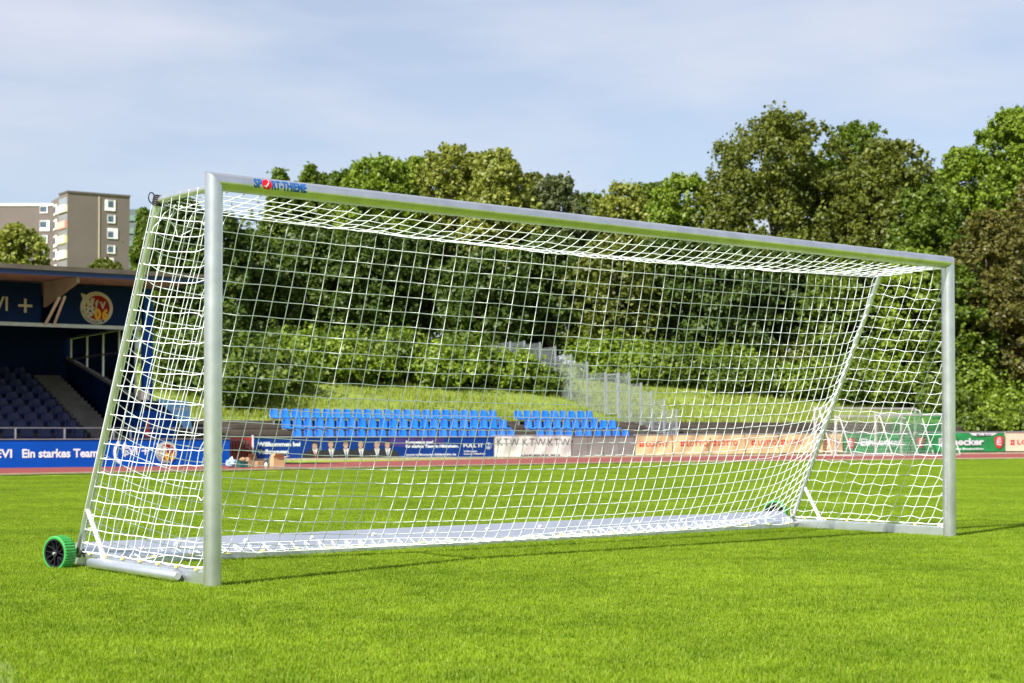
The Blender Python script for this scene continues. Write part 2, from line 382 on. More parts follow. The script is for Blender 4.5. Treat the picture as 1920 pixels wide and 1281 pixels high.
# ------------------------------------------------------------------ the lawn blades
def blade_patch(nb, seed):
    g = np.random.default_rng(seed); x = g.uniform(-.5, .5, nb); y = g.uniform(-.5, .5, nb)
    h = g.normal(.022, .004, nb).clip(.012, .034); w = g.uniform(.0016, .0030, nb)
    # clumping
    cl = (np.sin(x*2*np.pi*3+seed)*np.sin(y*2*np.pi*4)+1)*.5; h = h*(.8+.35*cl)
    a = g.uniform(0, 2*np.pi, nb); ln = g.normal(.3, .35, nb).clip(-.6, 1.5)*h; la = g.uniform(0, 2*np.pi, nb)
    dx, dy = np.cos(a)*w, np.sin(a)*w; lx, ly = np.cos(la)*ln, np.sin(la)*ln
    z = np.zeros(nb)
    P = np.stack([np.stack([x-dx, y-dy, z-.004], 1), np.stack([x+dx, y+dy, z-.004], 1),
                  np.stack([x+dx*.8+lx*.35, y+dy*.8+ly*.35, h*.6], 1), np.stack([x+lx, y+ly, h], 1), ], 1)
    P2 = np.stack([x-dx*.8+lx*.35, y-dy*.8+ly*.35, h*.6], 1)
    V = np.concatenate([P, P2[:, None]], 1).reshape(-1, 3)
    b = np.arange(nb)*5
    Q = np.stack([b, b+1, b+2, b+4], 1); T = np.stack([b+4, b+2, b+3, b+3], 1)
    F4 = np.concatenate([np.stack([b, b+1, b+2], 1), np.stack([b, b+2, b+4], 1), np.stack([b+4, b+2, b+3], 1)])
    tone = np.tile(g.uniform(0, 1, nb), 3)
    return np_mesh('lawn_patch', V, F4, GB, tone)
patches = [bpy.data.objects.new('lawn_patch', blade_patch(13000, s)) for s in (1, 2, 3)]
pts = []
for yy in np.arange(2.5, 80, 1.0):
    for xx in np.arange(-.44*yy-5, .44*yy+5, 1.0):
        if yy+.5 < yin(xx, inner)-.2 and yy+.5 < yin(min(59, xx+.5), inner)-.2 and yy+.5 < yin(max(-59, xx-.5), inner)-.2: pts.append((xx, yy, 0))
me = bpy.data.meshes.new('lawn_grass'); me.from_pydata(pts, [], [])
lawn = tag(link('lawn_grass', me, None, (0, 0, -.02)), 'short mown blades of bright green turf around the goal', 'grass', kind='stuff')
def gn_instances(obj, objs, name):
    ng = bpy.data.node_groups.new(name, 'GeometryNodeTree')
    ng.interface.new_socket('Geometry', in_out='INPUT', socket_type='NodeSocketGeometry'); ng.interface.new_socket('Geometry', in_out='OUTPUT', socket_type='NodeSocketGeometry')
    N = ng.nodes; L = ng.links; gi = N.new('NodeGroupInput'); go = N.new('NodeGroupOutput')
    j = N.new('GeometryNodeJoinGeometry')
    for k, ob in enumerate(objs):
        oi = N.new('GeometryNodeObjectInfo'); oi.inputs['Object'].default_value = ob; oi.inputs['As Instance'].default_value = True
        ip = N.new('GeometryNodeInstanceOnPoints')
        rv = N.new('FunctionNodeRandomValue'); rv.data_type = 'INT'; rv.inputs['Min'].default_value = 0; rv.inputs['Max'].default_value = len(objs)-1; rv.inputs['Seed'].default_value = 5
        cmp = N.new('FunctionNodeCompare'); cmp.data_type = 'INT'; cmp.operation = 'EQUAL'
        ints = [s for s in cmp.inputs if s.type == 'INT']; L.new([s for s in rv.outputs if s.type == 'INT'][0], ints[0]); ints[1].default_value = k
        L.new(gi.outputs[0], ip.inputs['Points']); L.new(cmp.outputs[0], ip.inputs['Selection']); L.new(oi.outputs['Geometry'], ip.inputs['Instance'])
        r2 = N.new('FunctionNodeRandomValue'); r2.data_type = 'INT'; r2.inputs['Min'].default_value = 0; r2.inputs['Max'].default_value = 3; r2.inputs['Seed'].default_value = 9+k
        mu = N.new('ShaderNodeMath'); mu.operation = 'MULTIPLY'; mu.inputs[1].default_value = math.pi/2; L.new([s for s in r2.outputs if s.type == 'INT'][0], mu.inputs[0])
        cx = N.new('ShaderNodeCombineXYZ'); L.new(mu.outputs[0], cx.inputs[2]); L.new(cx.outputs[0], ip.inputs['Rotation'])
        L.new(ip.outputs[0], j.inputs[0])
    L.new(j.outputs[0], go.inputs[0])
    md = obj.modifiers.new('blades', 'NODES'); md.node_group = ng
gn_instances(lawn, patches, 'lawn_blades')

# ------------------------------------------------------------------ the goal
TH = R(38.417); O = Vector((-1.8463, 9.6836, 0)); W = 7.44
goal = empty('football_goal', O, TH); tag(goal, 'large silver aluminium football goal with white net on green wheels, standing on the pitch', 'football goal')
# local frame: x = along the crossbar, y = back, z = up
RX, RY, HC = .055, .061, 2.49
DT, DB = .76, 1.93
n = 48
def ring(fn): return [fn(2*math.pi*i/n) for i in range(n)]
for side in (0, 1):
    mb = MB(); x0 = 0 if side == 0 else W; sg = -1 if side == 0 else 1
    lo = ring(lambda a: (x0+RX*math.cos(a), RY*math.sin(a), -.03)); mi = ring(lambda a: (x0+RX*math.cos(a), RY*math.sin(a), 1.2))
    hi = ring(lambda a: (x0+RX*math.cos(a), RY*math.sin(a), HC + sg*RX*math.cos(a) - .0008))
    mb.add(lo+mi+hi, [(r*n+i, r*n+(i+1) % n, (r+1)*n+(i+1) % n, (r+1)*n+i) for r in (0, 1) for i in range(n)], None, True)
    mb.add(hi, [tuple(range(n))]); post = mb.build('post', ALU, goal)
mb = MB(); rings = []
for x, k in ((0, -1), (1.8, 0), (W/2, 0), (5.6, 0), (W, 1)):
    rings += ring(lambda a: (x + k*RX*math.cos(a), RY*math.sin(a), HC + RX*math.cos(a) + .0004))
mb.add(rings, [(r*n+i, (r+1)*n+i, (r+1)*n+(i+1) % n, r*n+(i+1) % n) for r in range(4) for i in range(n)], None, True)
bar = mb.build('crossbar', ALU, goal)
# sticker lettering wrapped round the bar
def wrap(me, x, h0, name, m):
    bm = bmesh.new(); bm.from_mesh(me)
    ys = [v.co.y for v in bm.verts]; a, b = min(ys), max(ys)
    for k in range(1, 9):
        bmesh.ops.bisect_plane(bm, geom=bm.verts[:]+bm.edges[:]+bm.faces[:], plane_co=(0, a+(b-a)*k/9, 0), plane_no=(0, 1, 0))
    for v in bm.verts:
        s = (v.co.y + h0)/.058; off = .0012 + max(0, v.co.z)
        v.co = Vector((x+v.co.x, -(RY+off)*math.cos(s), HC + (RX+off)*math.sin(s)))
    m2 = bpy.data.meshes.new(name); bm.to_mesh(m2); bm.free(); m2.materials.clear(); m2.materials.append(m); return m2
logo = []
def fit_text(txt, h, m, x, width, h0, name):
    me, (a, b) = text_mesh(txt, h, m, bold=.0035, ext=.0)
    me, (a, b) = text_mesh(txt, h, m, bold=.0035, ext=.0, cond=width/(b-a))
    link(name, wrap(me, x-a, h0, name, m), goal)
def _sof(px):
    k = (px-960)/F; U = Vector((math.cos(TH), math.sin(TH))); return (k*O.y-O.x)/(U.x-k*U.y)
sl = _sof(466); sr = _sof(565)
LW = sr-sl; LH = .061
fit_text('SP', LH, LOGOB, sl, LW*.160, -.018, 'lettering')
fit_text('RT-THIEME', LH, LOGOB, sl+LW*.332, LW*.668, -.018, 'lettering')
dm = MB(); NN = 28
dm.add([(0, 0, 0)] + [(.036*math.cos(2*math.pi*i/NN), .036*math.sin(2*math.pi*i/NN), 0) for i in range(NN)], [(0, i+1, (i+1) % NN+1) for i in range(NN)])
link('logo_disc', wrap(dm.mesh('logo_disc', LOGOR), sl+LW*.243, .010, 'logo_disc', LOGOR), goal)
sw = MB(); sw.add([(.010, .030, .0006), (.013, .030, .0006), (.014, .012, .0006), (.008, -.004, .0006), (-.002, -.018, .0006), (-.006, -.030, .0006), (-.010, -.018, .0006), (-.030, -.016, .0006), (-.008, -.010, .0006), (.004, .004, .0006), (.010, .014, .0006)], [tuple(range(11))])
link('logo_figure', wrap(sw.mesh('logo_figure', LETTER), sl+LW*.245, .010, 'logo_figure', LETTER), goal)
# rear frame
SB = [(-.05, W+.05), (0, W)]
for side in (0, 1):
    xb, xt = (-.05, -.005) if side == 0 else (W+.05, W+.005)
    sgn = -1 if side == 0 else 1
    x0 = 0 if side == 0 else W
    tf = MB().tube([(x0, .055, HC-.035), (xt, .4, HC-.03), (xt, DT, HC-.03)], .024, 14).build('top_frame_tube', ALU_B, goal)
    stt = MB().tube([(xt, DT, HC-.03), (xb, DB, .06)], .0245, 14).build('strut', ALU_B, goal)
    cl = MB(); 
    for k in range(5): 
        c = Vector((xt, DT, HC-.03)) + Vector((0, .006*(k-2), -.012*(k-2)))
        cl.tube([c + Vector((math.cos(a)*.034, math.sin(a)*.034, math.sin(a)*.012)) for a in np.linspace(0, 2*math.pi, 16, endpoint=False)], .0065, 6, closed=True)
    cl.box(xt-.028, DT-.03, HC-.065, xt+.028, DT+.03, HC-.005, bev=.008)
    if side == 0:
        c = Vector((xt-.03, DT+.03, HC-.01))
        cl.tube([c+Vector((math.cos(a)*.022*1.2, .01+math.cos(a)*.01, math.sin(a)*.035)) for a in np.linspace(0, 2*math.pi, 18, endpoint=False)], .004, 6, closed=True)
    cl.build('corner_clamp', BLACK, goal)
    # side ground rail
    xr = x0 + sgn*.005
    mb = MB().box(xr-.03, .05, -.02, xr+.03, DB-.08, .078, bev=.008)
    rl = mb.build('ground_rail', ALU_B, goal)
    brz = MB().tube([(xb*1 + sgn*.03 if 0 else xb+(0 if side else -.0), DB-.165, .40), (xr+sgn*.02, DB-.40, .07)], .0185, 10, ALU_W)
    brz.box(xr+sgn*.02-.02, DB-.43, .06, xr+sgn*.02+.02, DB-.36, .085, ALU_W, bev=.006)
    brz.build('brace', ALU_W, goal)
    mb = MB().tube([(x0, .0, -.03), (x0, .0, .0)], .062, 16); 
    # bracket at the foot of the post
    MB().box(xr-.02, .06, .075, xr+.02, .12, .095, bev=.004).build('foot_bracket', ALU_W, goal)
lever = MB(); xl = -.085
lever.tube([(xl, .30, .033), (xl, .32, .033), (xl, 1.62, .033), (xl, 1.64, .033)], [.022, .034, .034, .026], 16)
lever.tube([(xl+.020, .38, .050), (xl+.020, 1.55, .050)], .02, 12)
lv = lever.build('wheel_lever', GROUNDP, goal)
# rear ground profile
prof = [(1.80, -.02), (1.80, .05), (1.822, .062), (1.955, .148), (2.045, .148), (2.045, -.02)]
rear = MB().prism(prof, [((-.02, 0, 0), (0, 1, 0), (0, 0, 1)), ((W-.06, 0, 0), (0, 1, 0), (0, 0, 1))]).build('rear_ballast_rail', GROUNDP, goal)
bolt = MB()
nrm = Vector((0, -.086, .133)).normalized()
bolt.tube([(0, 0, 0), nrm*.008], .016, 10); bm_ = bolt.mesh('bolt', ALU_W)
for k in range(12): link('bolt', bm_, goal, (.7+k*.58, 1.905, .117))
# wheels: axis along x, centre local
def wheel_parts(name, loc, rz=0, label=None):
    e = bpy.data.objects.new(name, None); C.objects.link(e); e.parent = goal; e.location = loc; e.rotation_euler = (0, 0, rz)
    if label: e['label'] = label
    w = .049; r = .123; K = 72; mb = MB(); 
    prof = [(-w, .103), (-w, .115), (-w+.006, r), (w-.006, r), (w, .115), (w, .103), (0, .098)]
    vs = []
    for i in range(K):
        a = 2*math.pi*i/K; g = 0 if i % 2 else -.006
        for x, rr in prof:
            q = rr + (g if rr > .12 else 0); vs.append((x, q*math.cos(a), q*math.sin(a)))
    m = len(prof)
    mb.add(vs, [(i*m+j, i*m+(j+1) % m, ((i+1) % K)*m+(j+1) % m, ((i+1) % K)*m+j) for i in range(K) for j in range(m)])
    mb.build('tyre', TYRE, e)
    hb = MB(); K = 40
    for x0_, x1_ in ((-.052, -.040),):
        pass
    vs = []; prof = [(-.047, .092), (-.047, .1035), (.047, .1035), (.047, .092), (.0, .088)]
    for i in range(K):
        a = 2*math.pi*i/K
        for x, rr in prof: vs.append((x, rr*math.cos(a), rr*math.sin(a)))
    hb.add(vs, [(i*5+j, i*5+(j+1) % 5, ((i+1) % K)*5+(j+1) % 5, ((i+1) % K)*5+j) for i in range(K) for j in range(5)])
    for k in range(6):
        a = 2*math.pi*k/6 + .35; d = Vector((0, math.cos(a), math.sin(a))); q = Vector((0, -math.sin(a), math.cos(a)))
        for s2 in (-1, 1):
            p = [d*.018 + q*.013*s2, d*.094 + q*.022*s2]
            hb.add([p[0]+Vector((-.030, 0, 0)), p[1]+Vector((-.044, 0, 0)), p[1]+Vector((.03, 0, 0)), p[0]+Vector((.03, 0, 0)),
                    p[0]+Vector((-.030, 0, 0))+q*.004, p[1]+Vector((-.044, 0, 0))+q*.004, p[1]+Vector((.03, 0, 0))+q*.004, p[0]+Vector((.03, 0, 0))+q*.004],
                   [(0, 1, 2, 3), (7, 6, 5, 4), (0, 4, 5, 1), (1, 5, 6, 2), (2, 6, 7, 3), (3, 7, 4, 0)])
    if True:
        hb.tube([(-.046, 0, 0), (.05, 0, 0)], .024, 16)
    # dished web behind the spokes with openings
        K2 = 36
        vs = []; fs = []
        for i in range(K2):
            a = 2*math.pi*i/K2
            vs += [(.012, .02*math.cos(a), .02*math.sin(a)), (.012, .094*math.cos(a), .094*math.sin(a))]
        for i in range(K2):
            if i % 6 in (0, 1, 2, 3): j = (i+1) % K2; fs.append((2*i, 2*i+1, 2*j+1, 2*j))
        hb.add(vs, fs)
    hb.build('hub', HUB, e)
    MB().tube([(-.058, 0, 0), (-.040, 0, 0)], [.006, .0105], 12).build('axle_cap', ALU_W, e)
    return e
wheel_parts('wheel', (-.205, 1.88, .092), R(19))
wheel_parts('wheel', (W+.06, 2.16, .125), R(30))
MB().tube([(-.16, 1.90, .092), (.0, 1.92, .09)], .016, 10).build('axle', BLACK, goal)
MB().tube([(W-.08, 2.03, .11), (W+.02, 2.13, .115)], .016, 10).build('axle', BLACK, goal)

# ---- net
NX, JT, NB = 62, 6, 26
NR = JT+NB
def strutp(f, xs, xe): return np.array([xs+(xe-xs)*f, DT+(DB-DT)*f, (HC-.03)+(.06-(HC-.03))*f])
P = np.zeros((NR+1, NX+1, 3)); sx = np.linspace(0, W, NX+1)
for j in range(JT+1):
    f = j/JT; P[j, :, 0] = sx; P[j, :, 1] = .045+(DT-.02-.045)*f; P[j, :, 2] = (HC-.050) - .025*f
for j in range(JT+1, NR+1):
    f = (j-JT)/NB; a = strutp(f, 0, 0)
    P[j, :, 0] = sx; P[j, :, 1] = a[1] + .1*math.sin(math.pi*f); P[j, :, 2] = a[2]
for i in range(NX+1): P[NR, i] = (sx[i], 1.785 + .012*math.sin(i*1.3), .035 + .012*math.sin(i*2.1))
pin = np.zeros((NR+1, NX+1), bool); pin[0] = True; pin[NR] = True; pin[JT] = True
sag = .055*np.sin(np.pi*sx/W)**.7; P[JT, :, 2] -= sag; P[JT, :, 1] -= .05*np.sin(np.pi*sx/W)
for j in range(JT, NR+1):
    f = (j-JT)/NB; pin[j, 0] = pin[j, NX] = True
    P[j, 0] = strutp(f, -.02, -.05); P[j, NX] = strutp(f, W+.02, W+.05)
P[NR, 0] = (-.03, 1.83, .08); P[NR, NX] = (W-.02, 1.83, .08)
for j in range(1, JT):
    pin[j, 0] = pin[j, NX] = True
P[1:JT, 0, 2] -= .0
restv = np.full(NR, .1115); restv[:JT] = .1125
resth = np.full(NR+1, W/NX*1.012); resth[:JT+1] = W/NX*.999
for j in range(JT+1, NR): resth[j] = W/NX*(1.012 + .016*math.sin(math.pi*(j-JT)/NB))
RVv = restv[:, None]*(1+rng.normal(0, .012, (NR, NX+1))); RHh = resth[:, None]*(1+rng.normal(0, .010, (NR+1, NX)))
X = P.copy(); Xp = P.copy(); free = (~pin)[..., None]
def solve(a, b, rest, ia, ib):
    d = b-a; l = np.linalg.norm(d, axis=-1, keepdims=True); e = np.maximum(l-rest[..., None], 0)/np.maximum(l, 1e-6)
    wa = ia.astype(float); wb = ib.astype(float); ws = np.maximum(wa+wb, 1e-9)
    return a + d*e*wa/ws, b - d*e*wb/ws
for it in range(420):
    vel = (X-Xp)*.97; Xp = X.copy(); X = X + (vel + np.array([0, .0004, -.0022])*(1 if it < 260 else .25))*free
    for _ in range(10):
        for st_ in (0, 1):
            a, b = solve(X[st_:-1:2], X[st_+1::2], RVv[st_::2], free[st_:-1:2], free[st_+1::2]); X[st_:-1:2] = a; X[st_+1::2] = b
        for st_ in (0, 1):
            a, b = solve(X[:, st_:-1:2], X[:, st_+1::2], RHh[:, st_::2], free[:, st_:-1:2], free[:, st_+1::2]); X[:, st_:-1:2] = a; X[:, st_+1::2] = b
        # collide with the slab and the ground
        inn = (X[..., 1] > 1.80) & (X[..., 1] < 2.06)
        top = np.where(X[..., 1] < 1.955, .062+(X[..., 1]-1.822)*.65, .15); top = np.where(inn, np.maximum(top, .05), .03)+.006
        X[..., 2] = np.where(~pin & (X[..., 2] < top), top, X[..., 2])
        # stay behind nothing, do not cross the rear strut plane too far forward
POLY = []
for j in range(1, NR): POLY.append([X[j, i] for i in range(NX+1)])
for i in range(1, NX): POLY.append([X[j, i] for j in range(NR+1)])
def tubes_np(polys, r, sides=5):
    Vs = []; Qs = []; base = 0
    for pl in polys:
        p = np.array(pl, float); K = len(p)
        t = np.gradient(p, axis=0); t /= np.maximum(np.linalg.norm(t, axis=1, keepdims=True), 1e-9)
        ref = np.where(np.abs(t[:, 2:3]) > .8, np.array([[0, 1., 0]]), np.array([[0, 0, 1.]]))
        u = np.cross(t, ref); u /= np.maximum(np.linalg.norm(u, axis=1, keepdims=True), 1e-9); w = np.cross(t, u)
        an = np.linspace(0, 2*np.pi, sides, endpoint=False)
        ringv = p[:, None, :] + r*(np.cos(an)[None, :, None]*u[:, None, :] + np.sin(an)[None, :, None]*w[:, None, :])
        Vs.append(ringv.reshape(-1, 3))
        k, a = np.meshgrid(np.arange(K-1), np.arange(sides), indexing='ij'); b = (a+1) % sides
        Qs.append((base + np.stack([k*sides+a, k*sides+b, (k+1)*sides+b, (k+1)*sides+a], -1)).reshape(-1, 4)); base += K*sides
    return np.concatenate(Vs), np.concatenate(Qs)
def smooth_poly(pl, sub=2):
    p = np.array(pl, float); K = len(p)
    if K < 3: return p
    pe = np.vstack([2*p[0]-p[1], p, 2*p[-1]-p[-2]]); out = []
    for i in range(K-1):
        p0, p1, p2, p3 = pe[i], pe[i+1], pe[i+2], pe[i+3]
        for s in range(sub):
            t = s/sub; q = .5*((2*p1)+(-p0+p2)*t+(2*p0-5*p1+4*p2-p3)*t*t+(-p0+3*p1-3*p2+p3)*t**3); out.append(q)
    out.append(p[-1]); return np.array(out)
V, Q = tubes_np([smooth_poly(p) for p in POLY], .0031)
link('back_net', np_mesh('back_net', V, Q, CORD, smooth=True), goal)
# side nets
NS = 24
def side_net(side):
    x0 = 0 if side == 0 else W; sg = -1 if side == 0 else 1; polys = []
    g = np.random.default_rng(40+side); nodes = {}
    amp = .0035 if side == 0 else .006
    for j in range(0, NS+1):
        f = j/NS; p = strutp(f, x0+sg*.02, x0+sg*.05); 
        if j == NS: p[2] = .085
        row = [p]; i = 1; nodes[(0, j)] = p
        while p[1]-.119*i > .075:
            fr = .119*i/max(.3, p[1]-.06)
            q = np.array([p[0]*(1-fr)+(x0+sg*.028)*fr + g.normal(0, .003), p[1]-.119*i + g.normal(0, .003), p[2] - .12*(1-f)*fr - .008*math.sin(math.pi*fr)*(1 if j < NS else 0) + g.normal(0, amp*.7) + (.006 if (i+j) % 2 else -.006)*side])
            if j == NS: q[2] = .088 + (.012*abs(math.sin(i*1.57+.6)))
            if j == 0: q = np.array([x0+sg*.024, q[1], HC-.03+.012])
            nodes[(i, j)] = q; row.append(q); i += 1
        # end on the post, some with a hanging loop
        e = row[-1]; post = np.array([x0+sg*.03, .055, e[2]+.008])
        if j % 3 == 1 and 0 < j < NS and (side or j % 2):
            row += [e*.5+post*.5+np.array([0, 0, -.028]), np.array([x0+sg*.03, .068, e[2]-.012]), np.array([x0+sg*.03, .056, e[2]+.012])]
        else: row.append(post)
        if j > 0: polys.append(row)
    mx = max(i for i, j in nodes)
    for i in range(0, mx+1):
        js = sorted(j for ii, j in nodes if ii == i)
        col = [nodes[(i, j)] for j in js]
        if i == 0: col = [c + np.array([sg*.012, .026, 0]) for c in col]
        if js[0] > 0:
            a = col[0]; col = [np.array([x0+sg*.03, .056, a[2]+.06])] + col
        if len(col) > 1: polys.append(col)
    for j in range(1, NS):   # cord wrapped round the strut
        a = nodes[(0, j)]; polys.append([a, a+np.array([sg*.01, .03, .002]), a+np.array([-sg*.03, .045, -.004]), a+np.array([-sg*.06, .02, 0])])
    V, Q = tubes_np([smooth_poly(p) for p in polys], .0028 if side == 0 else .0024, 6)
    link('side_net', np_mesh('side_net', V, Q, CORD, smooth=True), goal)
side_net(0); side_net(1)
# hem cords, clips, black line, ties
hem = [[(x_, 1.785+.008*math.sin(x_*9), .035+.010*math.sin(x_*13)) for x_ in np.linspace(-.02, W-.03, 90)]]
for x0, sg in ((0, -1), (W, 1)): hem.append([(x0+sg*.035, y_, .087+.010*abs(math.sin(y_*12))) for y_ in np.linspace(.06, DB-.05, 24)])
V, Q = tubes_np(hem, .0045, 6); link('hem_cord', np_mesh('hem_cord', V, Q, CORD, smooth=True), goal)
cm_ = MB().box(-.014, -.011, -.010, .014, .011, .011, bev=.004).mesh('net_clip', YEL)
for k in range(25): link('net_clip', cm_, goal, (.18+k*.296, 1.787, .038), (0, random.uniform(-.2, .2), random.uniform(-.2, .2)))
for x0, sg in ((0, -1), (W, 1)):
    for k in range(7): link('net_clip', cm_, goal, (x0+sg*.038, .14+k*.268, .088), (0, 0, R(90)+random.uniform(-.2, .2)))
V, Q = tubes_np([[(X[JT, i, 0], X[JT, i, 1]+.006, X[JT, i, 2]-.012-.004*math.sin(i)) for i in range(NX+1)],
                 [(0.0, DT, HC-.05), (.10, DT+.01, HC-.085), (.35, DT+.03, HC-.11), (.75, DT, HC-.095)]], .0032, 6)
link('tension_line', np_mesh('tension_line', V, Q, BLACK, smooth=True), goal)
g = np.random.default_rng(3); ties = []
for k in range(3):
    p = np.array([.02+.05*k, DT-.1*k*.6, HC-.06]); ties.append([p + np.array([g.normal(0, .03), g.normal(0, .03), -.05*q]) for q in range(5)])
V, Q = tubes_np([smooth_poly(t, 3) for t in ties], .003, 5); link('loose_cord', np_mesh('loose_cord', V, Q, CORD, smooth=True), goal)

# ------------------------------------------------------------------ advertising boards
def board(name, px0, px1, z0, z1, m, label, cat='advertising board', stand=False, nn=0, thick=.06, frame=True, cloth=None):
    f = st if stand else lt; P_ = sp_ if stand else lp; an = A2 if stand else A
    t0, t1 = f(px0, nn), f(px1, nn); w = t1-t0
    e = empty(name, P_(t0, nn, 0), an, label, cat)
    if cloth:
        nx, nz = max(8, int(w/.12)), 9; V = []
        for k in range(nz+1):
            for i in range(nx+1):
                x = w*i/nx; z = z0+(z1-z0)*k/nz; V.append((x, -.03-cloth(x, z-z0), z - (.012*abs(math.sin(x*2.2)) if k in (0, nz) else 0)))
        V = np.array(V); Q = np.array([(r*(nx+1)+c, r*(nx+1)+c+1, (r+1)*(nx+1)+c+1, (r+1)*(nx+1)+c) for r in range(nz) for c in range(nx)])
        link('banner_cloth', np_mesh('banner_cloth', V, Q, m, smooth=True), e)
        MB().box(0, 0, max(.02, z0-.03), w, thick, z1-.02).build('backing_panel', CONC, e)
    else:
        MB().box(0, 0, z0, w, thick, z1).build('panel', m, e)
    if frame: MB().box(-.01, -.025, z1+.002, w+.01, thick+.02, z1+.045, bev=.008).build('top_rail', ALU_B if not stand else CONC, e)
    return e, w
def btext(e, w, pxa, pxb, px0, px1, txt, z, h, m, nn=0, stand=False, cloth=None, z0=0, **kw):
    f = st if stand else lt
    t0 = f(px0, nn); xa = f(pxa, nn)-t0; xb = f(pxb, nn)-t0
    o = text(e, txt, xa, z, h, m, width=xb-xa, **kw)
    if cloth:
        me2 = o.data.copy(); o.data = me2
        for v in me2.vertices: v.co.z += cloth(v.co.x+o.location.x, v.co.y+z-z0) + .03
    return o

def club_logo(e, cx, cz, r, y=-.008):
    """round white badge, red field, ball and gold number"""
    mb = MB(); mb.disc(cx, cz, r, y, LETTERG if r > .3 else LETTER, 48); d = MB()
    mb.poly([(cx-.98*r, cz+.86*r), (cx-.70*r, cz+.80*r), (cx-.45*r, cz+.05*r), (cx-.62*r, cz-.15*r)], y-.002, LETTERG if r > .3 else LETTER)
    e1 = link('badge', mb.mesh('badge'), e)
    mb = MB(); mb.disc(cx+.06*r, cz+.02*r, .74*r, y-.004, bpy.data.materials.get('dark_red_print') or mat('dark_red_print', (.26, .008, .014), .6, 0, .08, spec=.2), 40)
    WL = LETTERG if r > .3 else LETTER
    # V
    mb.poly([(cx-.72*r, cz+.70*r), (cx-.50*r, cz+.66*r), (cx-.36*r, cz+.10*r), (cx-.52*r, cz-.10*r)], y-.006, WL)
    mb.poly([(cx-.36*r, cz+.60*r), (cx-.12*r, cz+.58*r), (cx-.26*r, cz+.05*r), (cx-.44*r, cz-.05*r)], y-.0065, WL)
    mb.disc(cx-.40*r, cz-.18*r, .33*r, y-.008, WL, 26); mb.disc(cx-.40*r, cz-.20*r, .09*r, y-.010, DKL, 5)
    for a in (20, 92, 164, 236, 308): mb.disc(cx-.40*r+.25*r*math.cos(R(a)), cz-.18*r+.25*r*math.sin(R(a)), .06*r, y-.010, DKL, 5)
    link('badge_emblem', mb.mesh('badge_emblem'), e)
    text(e, 'f', cx-.12*r, cz-.05*r, .52*r, WL, y=y-.012, width=.22*r, bold=.02*r)
    text(e, 'v', cx+.16*r, cz-.02*r, .62*r, WL, y=y-.012, width=.40*r, bold=.02*r)
    GOLD = bpy.data.materials.get('gold_print') or mat('gold_print', (.72, .42, .02), .5, 0, .05)
    text(e, '0', cx-.14*r, cz-.66*r, .58*r, GOLD, y=y-.014, width=.40*r, bold=.05*r)
    text(e, '6', cx+.32*r, cz-.66*r, .58*r, GOLD, y=y-.014, width=.40*r, bold=.05*r)
    arc_text(e, 'HILDESHEIM', cx, cz, .94*r, .15*r, DKL, 196, 296, y=y-.016, flip=True)

def plus(e, cx, cz, s, m, y=-.008): MB().box(cx-s/2, y, cz-s*.09, cx+s/2, y+.004, cz+s*.09, m).box(cx-s*.09, y-.002, cz-s/2, cx+s*.09, y+.003, cz+s/2, m).build('plus_sign', m, e)

# blue board of the stand
PX0 = -260
e, w = board('advertising_board', PX0, 431, -.03, .775, BLUEB, 'long blue board below the stand reading EVI and Ein starkes Team', stand=True, frame=False)
MB().box(0, -.02, .777, w, .08, .80).build('top_rail', CONC, e)
sx_ = lambda px: st(px)-st(PX0)
btext(e, w, 42, 184, PX0, 431, 'Ein starkes Team', .29, .225, LETTER, stand=True, bold=.010)
btext(e, w, -8, 23, PX0, 431, 'EVI', .29, .225, LETTER, stand=True, bold=.008)
btext(e, w, 232, 258, PX0, 431, 'EVI', .34, .215, LETTER, stand=True, bold=.006)
plus(e, sx_(273), .45, .23, LETTER)
plus(e, sx_(-90), .45, .23, LETTER)
mb = MB()
def crescent(mb, cx, cz, r, w_, a0, a1, m, y=-.008, taper=True):
    K = 14; o = []; i_ = []
    for k in range(K+1):
        a = R(a0+(a1-a0)*k/K); o.append((cx+r*math.cos(a), cz+r*1.25*math.sin(a))); i_.append((cx+(r-w_)*math.cos(a), cz+(r-w_)*1.25*math.sin(a)))
    vs = [(x, y, z) for x, z in o+i_]; mb.add(vs, [(k, k+1, K+2+k, K+1+k) for k in range(K)], m)
crescent(mb, sx_(232), .42, .30, .085, 118, 250, LETTER); crescent(mb, sx_(243), .50, .22, .085, 130, 235, LETTER)
mb.build('company_mark', LETTER, e)
club_logo(e, sx_(312), .40, .315)

